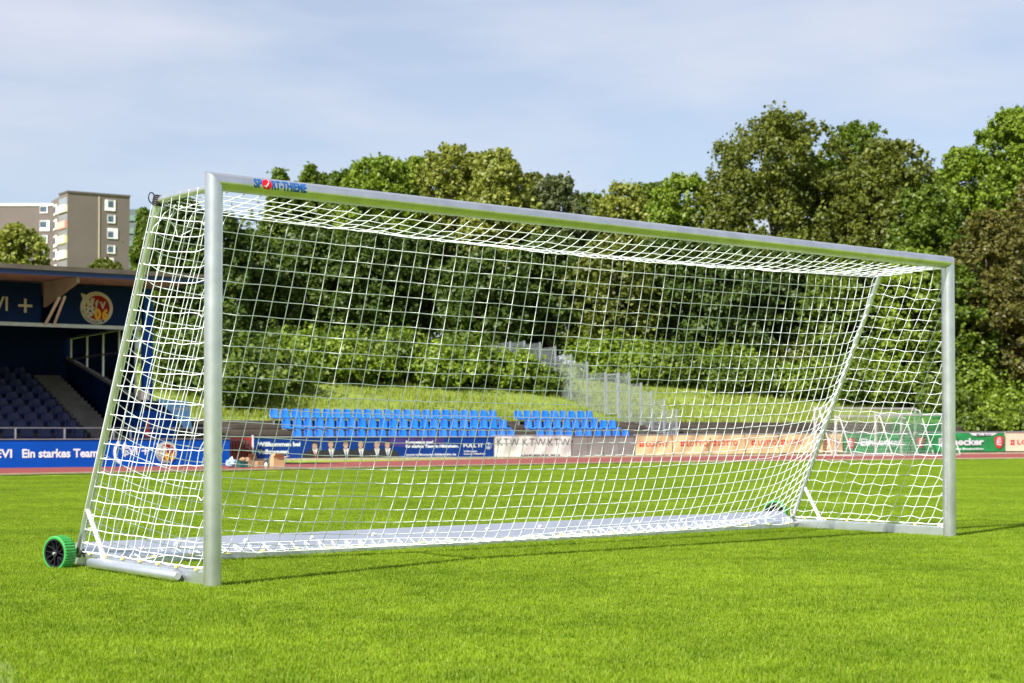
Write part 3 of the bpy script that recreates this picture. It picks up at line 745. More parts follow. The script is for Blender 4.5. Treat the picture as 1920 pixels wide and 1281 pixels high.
# long navy board with six portraits
e, w = board('advertising_board', 474, 925, -.02, .80, NAVY, 'long navy blue board with six men in dark suits and the words Willkommen bei Volkswagen')
lx = lambda px, a=474: lt(px)-lt(a)
btext(e, w, 483, 563, 474, 925, 'Willkommen bei', .50, .145, LETTER, bold=.008)
btext(e, w, 483, 541, 474, 925, 'Volkswagen', .235, .145, LETTER, bold=.008)
MB().box(lx(601), -.003, .0, lx(602.5), .0, .79).build('panel_joint', GALV, e)
MB().poly([(lx(735), .78), (lx(835), .78), (lx(828), .50), (lx(760), .46), (lx(700), .52)], -.003, PURP).build('purple_patch', PURP, e)
for k, (px, hc, sh) in enumerate([(590, .50, 0), (620, .56, 1), (648, .54, 1), (676, .55, 2), (706, .54, 2), (726, .53, 1)]):
    cx = lx(px); mb = MB(); g_ = -.006-.0015*k
    mb.poly([(cx-.46, .01), (cx+.46, .01), (cx+.43, .27), (cx+.22, .36), (cx+.06, .43), (cx-.06, .43), (cx-.24, .35), (cx-.42, .25)], g_, SUIT)
    mb.poly([(cx-.09, .40), (cx+.12, .40), (cx+.03, .04+.1*(sh == 0))], g_-.003, LETTER)
    mb.poly([(cx-.01, .33), (cx+.035, .33), (cx+.045, .08), (cx+.02, .04)], g_-.005, REDL if sh == 0 else DKBLUE)
    mb.poly([(cx-.06, .36), (cx+.06, .36), (cx+.06, .46), (cx-.06, .46)], g_-.006, SKIN)
    mb.disc(cx, hc+.0, .095, g_-.007, SKIN, 20, .135)
    if sh < 2: mb.poly([(cx-.105, hc+.02), (cx-.10, hc+.12), (cx-.03, hc+.175), (cx+.06, hc+.17), (cx+.11, hc+.10), (cx+.105, hc+.0), (cx+.075, hc+.075), (cx-.03, hc+.095), (cx-.075, hc+.07)], g_-.009, HAIRD)
    else: mb.poly([(cx-.085, hc+.09), (cx-.04, hc+.145), (cx+.05, hc+.145), (cx+.09, hc+.08), (cx+.04, hc+.12), (cx-.03, hc+.12)], g_-.009, HAIRD)
    for s2 in (-1, 1): mb.disc(cx+.035*s2-.005, hc+.025, .013, g_-.010, HAIRD, 8, .007)
    mb.poly([(cx-.035, hc-.065), (cx+.03, hc-.065), (cx+.02, hc-.078), (cx-.025, hc-.078)], g_-.010, REDL if k != 2 else LETTER)
    if k == 2: mb.box(cx-.07, g_-.012, hc+.035, cx+.07, g_-.010, hc+.045, DKL)
    mb.build('portrait', SUIT, e)
btext(e, w, 761, 812, 474, 925, 'Kompetenz pur!', .575, .10, LETTER, bold=.006)
btext(e, w, 761, 860, 474, 925, 'Ihr starkes Team in Hildesheim.', .425, .10, LETTER, bold=.006)
btext(e, w, 761, 855, 474, 925, 'www.volkswagen-hildesheim.de', .13, .075, LETTER, bold=.002)
btext(e, w, 869, 906, 474, 925, 'FULL IT', .43, .135, LETTER, bold=.004)
btext(e, w, 869, 894, 474, 925, 'Volkswagen', .25, .06, LETTER, bold=.001)
btext(e, w, 869, 910, 474, 925, 'Zentrum Hildesheim', .15, .06, LETTER, bold=.001)
mb = MB(); mb.disc(lx(916), .47, .125, -.006, LETTER, 28); mb.disc(lx(916), .47, .108, -.008, NAVY, 28)
mb.build('round_car_emblem', LETTER, e)
text(e, 'V', lx(916), .485, .085, LETTER, y=-.012, align='c', bold=.003); text(e, 'W', lx(916), .375, .085, LETTER, y=-.012, align='c', bold=.003)

# hand painted cloth banner
c1 = lambda x, z: .018*math.sin(x*3.1+z*2)+.012*math.sin(x*7.3-z*5)+.02
e, w = board('cloth_banner', 926, 1070, .05, .845, CLOTHW, 'dirty white cloth banner with KTW painted on it three times', 'banner', cloth=c1, frame=True)
for i, (a, b) in enumerate([(931, 972), (979, 1021), (1026, 1067)]): 
    btext(e, w, a, b, 926, 1070, 'KTW', .48-.005*i, .29, DKL, cloth=c1, z0=.05, spacing=1.15, bold=-.004, y=-.004)
btext(e, w, 976, 1048, 926, 1070, 'LANDESLIGA 2014', .075, .065, DKL, cloth=c1, z0=.05, bold=.004, y=-.004)

# bare concrete wall piece
e, w = board('concrete_wall', 1072, 1189, -.02, .83, CONC, 'bare grey concrete wall piece between the cloth banner and the cream banners', 'wall', frame=False)
MB().box(0, -.02, .832, w, .08, .86).build('coping', CONC, e)
for k in range(1, 4): MB().box(w*k/4, -.004, .0, w*k/4+.012, .0, .825).build('joint', CONCD, e)

def clover(e, cx, cz, s, m, y, cloth=None, z0=0):
    mb = MB()
    for a in (45, 135, 225, 315):
        dx, dz = math.cos(R(a))*s*.33, math.sin(R(a))*s*.33; r = s*.23
        pts_ = [(cx+dx+r*math.cos(2*math.pi*i/10), cz+dz+r*.9*math.sin(2*math.pi*i/10)) for i in range(10)]
        mb.add([(x, y-(cloth(x, z-z0)+.03 if cloth else 0), z) for x, z in pts_], [tuple(range(10))], m)
    mb.build('clover_mark', m, e)
words = [(1197, 1250), (1274, 1324), (1333, 1380), (1407, 1455), (1462, 1506)]
cuts = [(1190, 1259), (1260, 1327), (1328, 1394), (1395, 1458), (1459, 1527)]
lab = ['cream LOTTO banner next to the bare concrete wall', 'cream LOTTO banner, second from the concrete wall, smooth with a seam at its right',
       'cream LOTTO banner with a deep diagonal fold, third from the concrete wall', 'cream LOTTO banner, fourth from the concrete wall', 'cream LOTTO banner beside the far youth goals, left of the tilted strut']
def mkc(k):
    ph = k*1.7
    return lambda x, z: .03+.022*math.sin(x*2.3+ph+z*2.5)+.016*math.sin(x*5.1-z*6+ph)+.030*math.exp(-((x-.55*z-1.2-.2*k)/.09)**2)
for k, ((a, b), (p0, p1)) in enumerate(zip(words, cuts)):
    c_ = mkc(k); z0, z1 = .08+.012*k, .865+.014*k
    e, w = board('lotto_banner', p0, p1, z0, z1, CREAM, lab[k], 'banner', cloth=c_); e['group'] = 'cream LOTTO banners'
    s = .20
    clover(e, lt(a+4)-lt(p0), .52+.012*k, .26, REDL, -.006, c_, z0)
    btext(e, w, a+12, b, p0, p1, 'LOTTO', .43+.012*k, .19, REDL, cloth=c_, z0=z0, bold=.004, y=-.006)
e, w = board('orange_banner', 1528, 1578, .12, .93, CREAM, 'orange tinted banner with faded red letters behind the youth goals', 'banner', cloth=mkc(3))
btext(e, w, 1545, 1572, 1528, 1578, 'OTTO', .46, .22, REDL, cloth=mkc(3), z0=.12, y=-.006)
def shield(e, cx, cz, s, y):
    mb = MB(); mb.poly([(cx-s*.5, cz+s*.42), (cx, cz+s*.5), (cx+s*.5, cz+s*.42), (cx+s*.48, cz-.1*s), (cx+.3*s, cz-.4*s), (cx, cz-.55*s), (cx-.3*s, cz-.4*s), (cx-.48*s, cz-.1*s)], y, REDL)
    mb.box(cx-.24*s, y-.004, cz-.22*s, cx-.14*s, y, cz+.22*s, LETTER)
    for dz in (-.20, .0, .18): mb.box(cx-.14*s, y-.006, cz+(dz-.04)*s, cx+.24*s, y-.001, cz+(dz+.04)*s, LETTER)
    mb.poly([(cx-.2*s, cz+.3*s), (cx-.16*s, cz+.42*s), (cx-.08*s, cz+.33*s), (cx, cz+.44*s), (cx+.08*s, cz+.33*s), (cx+.16*s, cz+.42*s), (cx+.2*s, cz+.3*s)], y-.003, LETTER)
    mb.build('shield_emblem', REDL, e)
cg = lambda x, z: .03+.03*math.sin(z*9+x*.8)*math.exp(-((x-2.1)/1.2)**2)+.012*math.sin(x*4)
e, w = board('green_banner', 1580, 1704, .12, .95, GREENB, 'green brewery banner with a red shield seen through the youth goals', 'banner', cloth=mkc(5))
shield(e, lt(1592)-lt(1580), .52, .46, -.09)
btext(e, w, 1612, 1690, 1580, 1704, 'Einbecker', .42, .30, LETTER, cloth=mkc(5), z0=.12, bold=.012, y=-.008)
e, w = board('green_banner', 1706, 1882, .12, .965, GREENB, 'green brewery banner reading Einbecker, beside the right goal post', 'banner', cloth=cg)
shield(e, lt(1724)-lt(1706), .54, .48, -.09)
btext(e, w, 1757, 1842, 1706, 1882, 'Einbecker', .42, .30, LETTER, cloth=cg, z0=.12, bold=.014, y=-.03)
btext(e, w, 1778, 1841, 1706, 1882, 'Unsere Brautradition', .20, .085, LETTER, cloth=cg, z0=.12, bold=.003, y=-.03)
shield(e, lt(1870)-lt(1706), .54, .56, -.09)
MB().poly([(lt(1815)-lt(1706), .955), (lt(1868)-lt(1706), .955), (lt(1858)-lt(1706), .84), (lt(1822)-lt(1706), .84)], -.085, LETTER).build('white_strip', LETTER, e)
btext(e, w, 1828, 1856, 1706, 1882, 'BLED', .86, .06, DKL, y=-.09)
e, w = board('lotto_board', 1884, 2010, .12, .99, CREAM2, 'smooth pale LOTTO board at the right edge of the photo', 'advertising board')
clover(e, lt(1898)-lt(1884), .52, .30, REDL, -.006); btext(e, w, 1907, 1960, 1884, 2010, 'LOTTO', .43, .22, REDL, bold=.004)

# ------------------------------------------------------------------ seats on the terrace
def seat_mesh(name, m, wd=.40, hb=.34):
    prof = [(.0, .0, 1.0), (-.02, .015, 1.0), (.12, -.005, 1), (.27, -.012, 1), (.335, .03, .98), (.365, .12, .97), (.39, .24, .92), (.405, hb-.03, .80), (.408, hb, .60)]
    prof = [(-.03, -.03, .92), (-.02, .012, .98)] + prof[2:]
    V = []; nx = 6
    for y, z, s in prof:
        for i in range(nx+1):
            q = -1+2*i/nx; V.append((q*wd/2*s, y - (.05*q*q if z > .05 else 0), z + (.022*q*q if z < .05 else 0)))
    K = len(V); V2 = V + [(x, y+(.012 if z > .04 else 0), z-(.012 if z <= .04 else 0)) for x, y, z in V]
    F_ = []; nr = len(prof)
    for r in range(nr-1):
        for i in range(nx):
            a = r*(nx+1)+i; q = (a, a+1, a+nx+2, a+nx+1); F_.append(q); F_.append(tuple(k+K for k in q[::-1]))
    for i in range(nx):
        F_.append((i+1, i, K+i, K+i+1)); a = (nr-1)*(nx+1)+i; F_.append((a, a+1, K+a+1, K+a))
    for r in range(nr-1):
        a = r*(nx+1); b = a+nx+1; F_.append((a, b, K+b, K+a)); a += nx; b += nx; F_.append((b, a, K+a, K+b))
    me = bpy.data.meshes.new(name); me.from_pydata(V2, [], F_); me.materials.append(m); me.polygons.foreach_set('use_smooth', [True]*len(F_)); me.update(); return me
ORD = ['first', 'second', 'third', 'fourth', 'fifth', 'sixth', 'seventh', 'eighth', 'ninth', 'tenth', 'eleventh', 'twelfth', 'thirteenth', 'fourteenth', 'fifteenth', 'sixteenth', 'seventeenth', 'eighteenth', 'nineteenth', 'twentieth', 'twenty-first', 'twenty-second', 'twenty-third', 'twenty-fourth', 'twenty-fifth', 'twenty-sixth']
sm_ = seat_mesh('stadium_seat', SEATB, .37, .33)
rows = [('bottom', .95, .74), ('middle', 1.80, 1.14), ('top', 2.65, 1.53)]
spans = {('left', 'top'): (520, 931), ('left', 'middle'): (543, 951), ('left', 'bottom'): (564, 966), ('right', 'top'): (979, 1113), ('right', 'middle'): (999, 1157), ('right', 'bottom'): (1021, 1182)}
for blk in ('left', 'right'):
    for rn, nn, z in rows:
        a, b = spans[(blk, rn)]; ta, tb = lt(a, nn), lt(b, nn); cnt = max(2, int(round((tb-ta)/.428))+1)
        for k in range(cnt):
            t = ta+(tb-ta)*k/(cnt-1); p = lp(t, nn, z+.02)
            o = link('stadium_seat', sm_, None, p, (0, 0, A+random.uniform(-.03, .03)))
            tag(o, f'bright blue plastic seat, {ORD[k]} from the left in the {rn} row of the {blk} block', 'seat', 'bright blue seats on the terrace')
        e = empty('seat_beam', lp(ta-.25, nn, 0), A, f'grey steel beam carrying the {rn} row of the {blk} blue seat block', 'seat beam', 'beams under the blue seats')
        MB().box(0, .06, z-.05, tb-ta+.5, .14, z-.01).build('rail', GALV, e)
        legm = MB().box(-.03, .08, z-.55, .03, .13, z-.052).mesh('leg', GALV)
        for q in np.linspace(.15, tb-ta+.35, 6): link('leg', legm, e, (q, 0, 0))

# ------------------------------------------------------------------ grandstand on the left
g0 = st(265, 2.0)     # side wall
stand = empty('grandstand', sp_(g0, 0, 0), A2, 'roofed grandstand with dark blue panels, club badge and rows of dark seats', 'grandstand')
LL = -17.0            # left end in local x
def spx(px, nn): return st(px, nn)-g0
# local: x along, y back (nn), z up
mb = MB(); xe = spx(381, -1.3)
mb.prism([(-1.3, 5.23), (9.6, 5.58), (9.6, 5.63), (-1.3, 5.28)], [((LL, 0, 0), (0, 1, 0), (0, 0, 1)), ((xe, 0, 0), (0, 1, 0), (0, 0, 1))]); mb.build('soffit', BEIGE, stand)
FASC = mat('navy_fascia_paint', (.003, .025, .12), .5)
MB().box(LL, -1.36, 5.20, xe+.03, -1.303, 5.32).prism([(-1.3, 5.20), (9.6, 5.56), (9.6, 5.68), (-1.3, 5.32)], [((xe+.003, 0, 0), (0, 1, 0), (0, 0, 1)), ((xe+.06, 0, 0), (0, 1, 0), (0, 0, 1))]).build('blue_fascia', FASC, stand)
MB().prism([(-1.4, 5.325), (9.7, 5.70), (9.7, 5.84), (-1.4, 5.45)], [((LL, 0, 0), (0, 1, 0), (0, 0, 1)), ((xe+.08, 0, 0), (0, 1, 0), (0, 0, 1))]).build('roof', ROOFT, stand)
# fascia panels
fx = [(LL, spx(76, 2)), (spx(109, 2), spx(262, 2))]
for i, (a, b) in enumerate(fx):
    MB().box(a, 2.0, 4.14, b, 2.06, 5.28).build('fascia_panel', DKBLUE, stand)
MB().box(LL, 1.95, 4.03, spx(262, 2), 2.05, 4.135).build('cross_beam', GALV, stand)
fe = bpy.data.objects.new('fascia_print', None); C.objects.link(fe); fe.parent = stand; fe.location = (0, 2.0, 0)
text(fe, 'EVI', spx(-30, 2), 4.46, .40, LETTERG, width=spx(13, 2)-spx(-30, 2), bold=.006)
plus(fe, spx(46, 2), 4.62, .40, LETTERG)
club_logo(fe, spx(180, 2), 4.64, .485)
# cantilever bracket
xb = spx(80, 2)
bk = MB(); bk.add([(xb, 2.0, 4.60), (xb, -1.25, 5.05), (xb, -1.25, 5.225), (xb, 2.0, 5.32), (xb+.08, 2.0, 4.60), (xb+.08, -1.25, 5.05), (xb+.08, -1.25, 5.225), (xb+.08, 2.0, 5.32)], [(0, 1, 2, 3), (7, 6, 5, 4), (0, 4, 5, 1), (1, 5, 6, 2)])
bk.build('roof_bracket', BEIGE, stand)
MB().tube([(xb+.05, 2.0, 4.08), (xb+.06, .6, 4.78)], .045, 6).tube([(xb+.30, 2.0, 4.08), (xb+.20, .55, 4.80)], .04, 6).build('brace', WHITEP, stand)
for k, xx in enumerate((-4.2, -8.5, -12.8)):
    MB().box(xx-.06, 2.1, .0, xx+.06, 2.22, 5.15).build('column', DKBLUE, stand) if k > 1 else None
c0 = spx(268, 2); c1_ = spx(285, 2)
MB().box(c0, 1.95, .0, c1_, 2.2, 5.28).build('column', BLUEB, stand)
MB().add([(c1_+.01, 2.0, 5.155), (c1_+.01, 2.0, 3.9), (c1_+.25, .9, 5.155), (c1_+.06, 2.0, 5.155), (c1_+.06, 2.0, 3.9), (c1_+.30, .9, 5.155)], [(0, 1, 2), (5, 4, 3), (1, 4, 5, 2)])
# side wall with sloping top, back wall
sw_ = MB(); pr = [(2.1, 0), (9.2, 0), (9.2, 3.45), (2.1, 1.95)]
sw_.prism(pr, [((-.02, 0, 0), (0, 1, 0), (0, 0, 1)), ((-.14, 0, 0), (0, 1, 0), (0, 0, 1))]).build('side_wall', DKBLUE, stand)
MB().prism([(2.1, 1.952), (9.2, 3.452), (9.2, 3.52), (2.1, 2.02)], [((.0, 0, 0), (0, 1, 0), (0, 0, 1)), ((-.18, 0, 0), (0, 1, 0), (0, 0, 1))]).build('side_wall_cap', CONC, stand)
MB().box(LL, 9.2, 0, 0, 9.35, 5.56).build('back_wall', DKBLUE, stand)
MB().box(LL-.2, 2.0, 0, LL-.01, 9.4, 5.155).build('end_wall', DKBLUE, stand)
# side windows
we = bpy.data.objects.new('side_window', None); C.objects.link(we); we.parent = stand
for yy in (2.35, 3.9, 5.5, 7.2, 9.0):
    zb = 2.03+(yy-2.1)*.2113; MB().box(-.11, yy-.05, zb+.01, -.05, yy+.05, 4.12).build('window_post', ALU_B, we)
for ya, yb in ((2.4, 3.85), (3.95, 5.45), (5.55, 7.15), (7.25, 8.95)):
    MB().box(-.105, ya, 3.42, -.055, yb, 3.48).build('window_bar', ALU_B, we)
MB().box(-.11, 2.1, 4.125, -.05, 9.1, 4.20).build('window_head', ALU_B, we)
GL = bpy.data.materials.new('clear_glass'); GL.use_nodes = True
nt = GL.node_tree; 
for n_ in list(nt.nodes): nt.nodes.remove(n_)
o_ = nt.nodes.new('ShaderNodeOutputMaterial'); tr = nt.nodes.new('ShaderNodeBsdfTransparent'); gl = nt.nodes.new('ShaderNodeBsdfGlossy'); gl.inputs['Roughness'].default_value = .03
mxs = nt.nodes.new('ShaderNodeMixShader'); fr = nt.nodes.new('ShaderNodeFresnel'); tr.inputs[0].default_value = (.62, .68, .66, 1)
nt.links.new(fr.outputs[0], mxs.inputs[0]); nt.links.new(tr.outputs[0], mxs.inputs[1]); nt.links.new(gl.outputs[0], mxs.inputs[2]); nt.links.new(mxs.outputs[0], o_.inputs[0])
MB().add([(-.08, 2.4, 2.1), (-.08, 8.95, 3.49), (-.08, 8.95, 4.12), (-.08, 2.4, 4.12)], [(0, 1, 2, 3)])
gm = MB(); gm.add([(-.08, 2.4, 2.1), (-.08, 8.95, 3.49), (-.08, 8.95, 4.12), (-.08, 2.4, 4.12)], [(0, 1, 2, 3)]); gm.build('glass_pane', GL, we)
MB().prism([(2.0, 4.21), (9.2, 4.21), (9.2, 5.55), (2.0, 5.29)], [((-.04, 0, 0), (0, 1, 0), (0, 0, 1)), ((-.12, 0, 0), (0, 1, 0), (0, 0, 1))]).build('gable_panel', DKBLUE, stand)
# tiers, stair
for i in range(10):
    y0 = 1.9+.73*i; z = .72+.225*i
    MB().box(LL, y0, 0, -1.45, y0+.73, z).build('tier', DKBLUE if 0 else CONC, stand)
for i in range(20):
    y0 = 1.9+.365*i; MB().box(-1.33, y0, 0, -.45, y0+.365, .75+.1125*i).build('stair_step', CONC, stand)
MB().box(-.33, 1.9, 0, -.145, 9.2, 1.0).build('inner_wall', DKBLUE, stand)
# front wall and rail
FE = spx(430, .5)
MB().box(LL, .45, 0, FE, .62, .80).build('front_wall', CONC, stand)
re = MB(); re.tube([(LL, .40, 1.10), (FE, .40, 1.10)], .024, 8)
re.build('handrail', GALV, stand)
for xx in [spx(p, .4) for p in (-130, -40, 29, 121, 213, 245, 360, 400)]: MB().box(xx-.022, .38, .70, xx+.022, .43, 1.085).build('rail_post', WHITEP, stand)
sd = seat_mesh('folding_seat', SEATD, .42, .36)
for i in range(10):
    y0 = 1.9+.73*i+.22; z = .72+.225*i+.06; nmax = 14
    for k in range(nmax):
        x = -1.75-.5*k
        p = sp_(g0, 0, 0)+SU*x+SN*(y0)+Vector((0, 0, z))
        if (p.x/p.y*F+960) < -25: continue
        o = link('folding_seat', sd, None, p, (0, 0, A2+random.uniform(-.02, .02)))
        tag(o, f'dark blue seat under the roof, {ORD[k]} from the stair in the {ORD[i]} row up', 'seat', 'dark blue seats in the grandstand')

# booth, banner, red board right of the stand
e = empty('blue_booth', sp_(spx(262, .9)+g0, .9, 0), A2, 'dark blue booth with a pale blue printed awning at the end of the grandstand', 'booth')
bw = spx(332, .9)-spx(262, .9)
MB().box(0, 0, 0, bw, 1.2, 1.62, bev=.02).build('body', BLUEB, e)
MB().box(-.05, -.02, 1.63, bw+.02, 1.2, 1.90, bev=.02).build('upper_box', DKBLUE, e)
aw = MB(); a0 = spx(291, .9)-spx(262, .9); a1 = spx(351, .9)-spx(262, .9)
aw.add([(a0, -.05, 1.95), (a1, -.12, 1.90), (a1+.03, -.35, 1.05), (a0+.75, -.35, 1.12), (a0+.45, -.16, 1.55)], [(4, 3, 2, 1, 0)], SKYBL)
aw.add([(a0, -.01, 1.95), (a1, -.06, 1.90), (a1+.03, -.30, 1.05), (a0+.75, -.30, 1.12), (a0+.45, -.10, 1.55)], [(0, 1, 2, 3, 4)], SKYBL)
aw.build('awning', SKYBL, e)
text(e, 'SPARKASSE', a0+.45, 1.62, .09, LETTER, y=-.18, width=.5)
MB().box(spx(262, .9)-spx(262, .9), -.1, 1.92, .26, .2, 2.2, bev=.02).build('white_box', WHITEP, e)
e = empty('red_board', sp_(spx(272, .7)+g0, .7, 0), A2, 'small upright red panel leaning beside the blue booth', 'board')
MB().add([(0, 0, 0)], [])
rp_ = MB(); rp_.add([(0, 0, .84), (.16, 0, .84), (.12, .04, 1.36), (.06, .04, 1.40), (0, .03, .84), (.16, .03, .84), (.12, .07, 1.36), (.06, .07, 1.40)], [(0, 1, 2, 3), (7, 6, 5, 4), (1, 5, 6, 2), (0, 3, 7, 4), (2, 6, 7, 3)])
rp_.build('sheet', REDP, e)

# red gate between boards
ga = lt(433, -.2); gb = lt(473, -.2); e = empty('red_gate', lp(ga, -.2, 0), A, 'red barred steel gate between the stand board and the navy board', 'gate')
gw = gb-ga
MB().box(0, 0, .74, gw, .05, .80).build('top_bar', REDR, e); MB().box(0, 0, .06, gw, .05, .11).build('bottom_bar', REDR, e)
bmh = MB().box(-.015, .01, .112, .015, .04, .738).mesh('bar', REDR)
for k in range(8): link('bar', bmh, e, (.03+(gw-.06)*k/7, 0, 0))
MB().box(gw+.0, -.02, 0, gw+.05, .06, .88).build('gate_post', WHITEP, e)

# litter of bags and boxes on the track edge
def item(name, px, Y, label, cat): 
    p = at(px, 870, Y); return empty(name, (p.x, p.y, .008), A2, label, cat)
def blob(name, parent, m, sx, sy, sz, seed, n=2):
    bm = bmesh.new(); bmesh.ops.create_icosphere(bm, subdivisions=3, radius=1); g = random.Random(seed)
    ph = [g.uniform(0, 6) for _ in range(6)]
    for v in bm.verts:
        c = v.co; k = 1+.16*math.sin(c.x*4+ph[0])*math.sin(c.y*5+ph[1])+.12*math.sin(c.z*7+ph[2]+c.x*6)
        v.co = Vector((c.x*sx*k, c.y*sy*k, max(-.9, c.z)*sz*k + sz*.9))
    me = bpy.data.meshes.new(name); bm.to_mesh(me); bm.free(); me.materials.append(m); return link(name, me, parent)
Yj = 43.3
e = item('plastic_bag', 434, Yj, 'crumpled pale blue plastic bag at the foot of the stand board', 'bag'); blob('film', e, PALEB, .17, .12, .13, 4); blob('bag_knot', e, WHITEP, .05, .05, .15, 5)
e = item('crate', 455, Yj, 'small dark teal crate beside the pale blue bag', 'crate')
MB().box(-.12, -.1, 0, .12, .1, .16, TEAL, bev=.01).box(-.13, -.11, .145, .13, .11, .17, TEAL).build('tub', TEAL, e)
blob('rag', e, CARDD, .09, .07, .06, 9).location = (0, 0, .16)
e = item('cardboard_box', 472, Yj+.6, 'leaning brown cardboard box between the teal crate and the low box', 'box')
MB().box(-.14, -.1, 0, .11, .12, .27, CARDD, bev=.004).build('carton', CARDD, e)
fl = MB(); fl.add([(-.14, -.1, .27), (.11, -.1, .27), (.02, -.22, .36), (-.20, -.2, .38)], [(0, 1, 2, 3)]); fl.build('flap', CARDD, e)
e = item('cardboard_box', 489, Yj+.4, 'low worn brown box right of the red gate', 'box')
MB().box(-.14, -.1, 0, .14, .12, .17, CARDD, bev=.004).build('carton', CARDD, e)
MB().box(-.005, -.103, 0, .005, -.1, .17).build('tape', CARD, e)
e = item('sports_bag', 502, Yj+.3, 'small black and white sports bag between two cardboard boxes', 'bag'); blob('body', e, DKL, .10, .09, .12, 12); blob('white_pocket', e, WHITEP, .04, .05, .07, 13).location = (-.07, -.05, 0)
e = item('cardboard_box', 519, Yj, 'tall open orange brown cardboard box with its flaps up', 'box')
MB().box(-.16, -.13, 0, .16, .13, .27, CARD, bev=.003).build('carton', CARD, e)
fl = MB(); fl.add([(-.16, -.13, .27), (.16, -.13, .27), (.13, -.20, .385), (-.13, -.20, .385)], [(0, 1, 2, 3)]); fl.add([(.16, -.13, .27), (.16, .13, .27), (.34, .1, .31), (.34, -.1, .31)], [(0, 1, 2, 3)])
fl.add([(-.16, .13, .27), (.16, .13, .27), (.1, .18, .38), (-.1, .18, .38)], [(0, 1, 2, 3)]); fl.build('flap', CARD, e)

# ------------------------------------------------------------------ mesh fence on the bank
fence = empty('mesh_fence', lp(lt(1269), 0, 0), A, 'galvanised wire mesh fence stepping up the grassy bank behind the seats', 'fence')
t00 = lt(1269)
fp = [(0, 1.94), (.9, 0), (1.8, 0), (2.6, 0), (3.5, 0), (4.35, 0), (5.4, 0), (6.9, 0), (8.3, 0), (9.7, 0), (11.1, 0), (12.6, 0), (14.0, 0), (15.4, 0), (17.0, 0)]
tops = {0: 767, .9: 748, 1.8: 733, 2.6: 718, 3.5: 698, 4.35: 698, 5.4: 698, 6.9: 678, 8.3: 664, 9.7: 649, 11.1: 642, 12.6: 639, 14.0: 640, 15.4: 645, 17.0: 645}
def ftop(nn):
    Y = lp(t00, nn).y; k = lp(t00, nn); px = 960+k.x/k.y*F
    return at(px, tops[nn], Y).z
prev = None
for nn, _ in fp:
    h = ftop(nn); gz = bankz(nn) if nn > 3.9 else .7+nn*.25
    r = .04 if nn in (5.4, 4.35) else .032
    MB().box(-r, nn-r, gz-.3, r, nn+r, h).build('fence_post', GALV, fence)
    if prev is not None and not (prev[0] == 4.35):
        n0, h0, g0_ = prev; hh = min(h, h0)-.02 if nn < 12 else (h+h0)/2; bot = min(g0_, gz)+.02; polys = []
        ztop = max(h0, h)-.04 if nn > 3 else hh
        ztop = h0-.03
        for z in np.arange(bot+.05, ztop+.01, .2): polys.append([(0, n0+.04, z), (0, nn-.04, z)])
        for y in np.arange(n0+.06, nn-.03, .05): polys.append([(.008, y, bot), (.008, y, ztop)])
        V, Q = tubes_np(polys, .0046, 4); link('mesh_panel', np_mesh('mesh_panel', V, Q, GALV), fence)
    elif prev is not None:
        n0, h0, g0_ = prev; gt = MB(); bot = max(g0_, gz)+.06
        gt.box(-.02, n0+.08, h0-.12, .02, nn-.08, h0-.06); gt.box(-.02, n0+.08, bot, .02, nn-.08, bot+.06); gt.box(-.02, n0+.08, bot, .02, n0+.13, h0-.06); gt.box(-.02, nn-.13, bot, .02, nn-.08, h0-.06)
        gt.build('gate_frame', GALV, fence)
        polys = [[(0, n0+.1, z), (0, nn-.1, z)] for z in np.arange(bot, h0-.1, .2)] + [[(.008, y, bot), (.008, y, h0-.1)] for y in np.arange(n0+.12, nn-.1, .05)]
        V, Q = tubes_np(polys, .0046, 4); link('mesh_panel', np_mesh('mesh_panel', V, Q, GALV), fence)
    prev = (nn, h, gz)

# ------------------------------------------------------------------ youth goals in front of the green banners
def youth(px0, px1, nn, ytop, depth, label, netm, gap):
    ta, tb = lt(px0, nn), lt(px1, nn); w = tb-ta; Y = lp((ta+tb)/2, nn).y; h = hz(ytop, Y)
    e = empty('youth_goal', lp(ta, nn, .0), A, label, 'youth goal', 'youth goals parked by the track')
    for x in (0, w): MB().box(x-.04, -.04, 0, x+.04, .04, h-.04).build('post', YGW, e)
    MB().box(-.04, -.04, h-.038, w+.04, .04, h+.04).build('crossbar', YGW, e)
    for x in (0, w):
        MB().tube([(x, 0, h-.05), (x, .0+depth*.25, h-.08), (x, depth, .06)], .026, 8).build('strut', YGW, e)
        MB().box(x-.03, .045, 0, x+.03, depth, .06).build('ground_bar', YGW, e)
    MB().box(.03, depth-.03, 0, w-.03, depth+.03, .06).build('rear_bar', YGW, e)
    polys = []; s = gap
    for x in np.arange(s, w, s): polys.append([(x, .05, h-.05), (x, depth*.25, h-.10), (x, depth*.62, h*.5-.06), (x, depth, .05)])
    for f in np.linspace(0, 1, int(h/s)):
        y = depth*.25+(depth*.75)*f; z = (h-.08)*(1-f)+.05*f; polys.append([(0, y, z), (w/2, y, z-.05), (w, y, z)])
        for xx in (0, w): polys.append([(xx, 0, z), (xx, y, z)])
    V, Q = tubes_np(polys, .0032, 4); link('net', np_mesh('net', V, Q, netm), e)
GRN = mat('green_cord', (.05, .28, .12), .7, 0, .05)
youth(1528, 1716, .0-.45, 766, -1.1, 'longest and tallest of the far white youth goals, its bar ending by the green banners', NETF, .12)
youth(1567, 1690, -1.7, 781, -1.0, 'middle sized white youth goal in front of the orange banner', NETF, .12)
youth(1642, 1768, -2.1, 778, -1.0, 'white youth goal with green net partly behind the right goal post', GRN, .12)
e = empty('green_windbreak', lp(lt(1672, -.9), -.9, 0), A, 'green mesh sheet hung between the youth goals', 'mesh sheet')
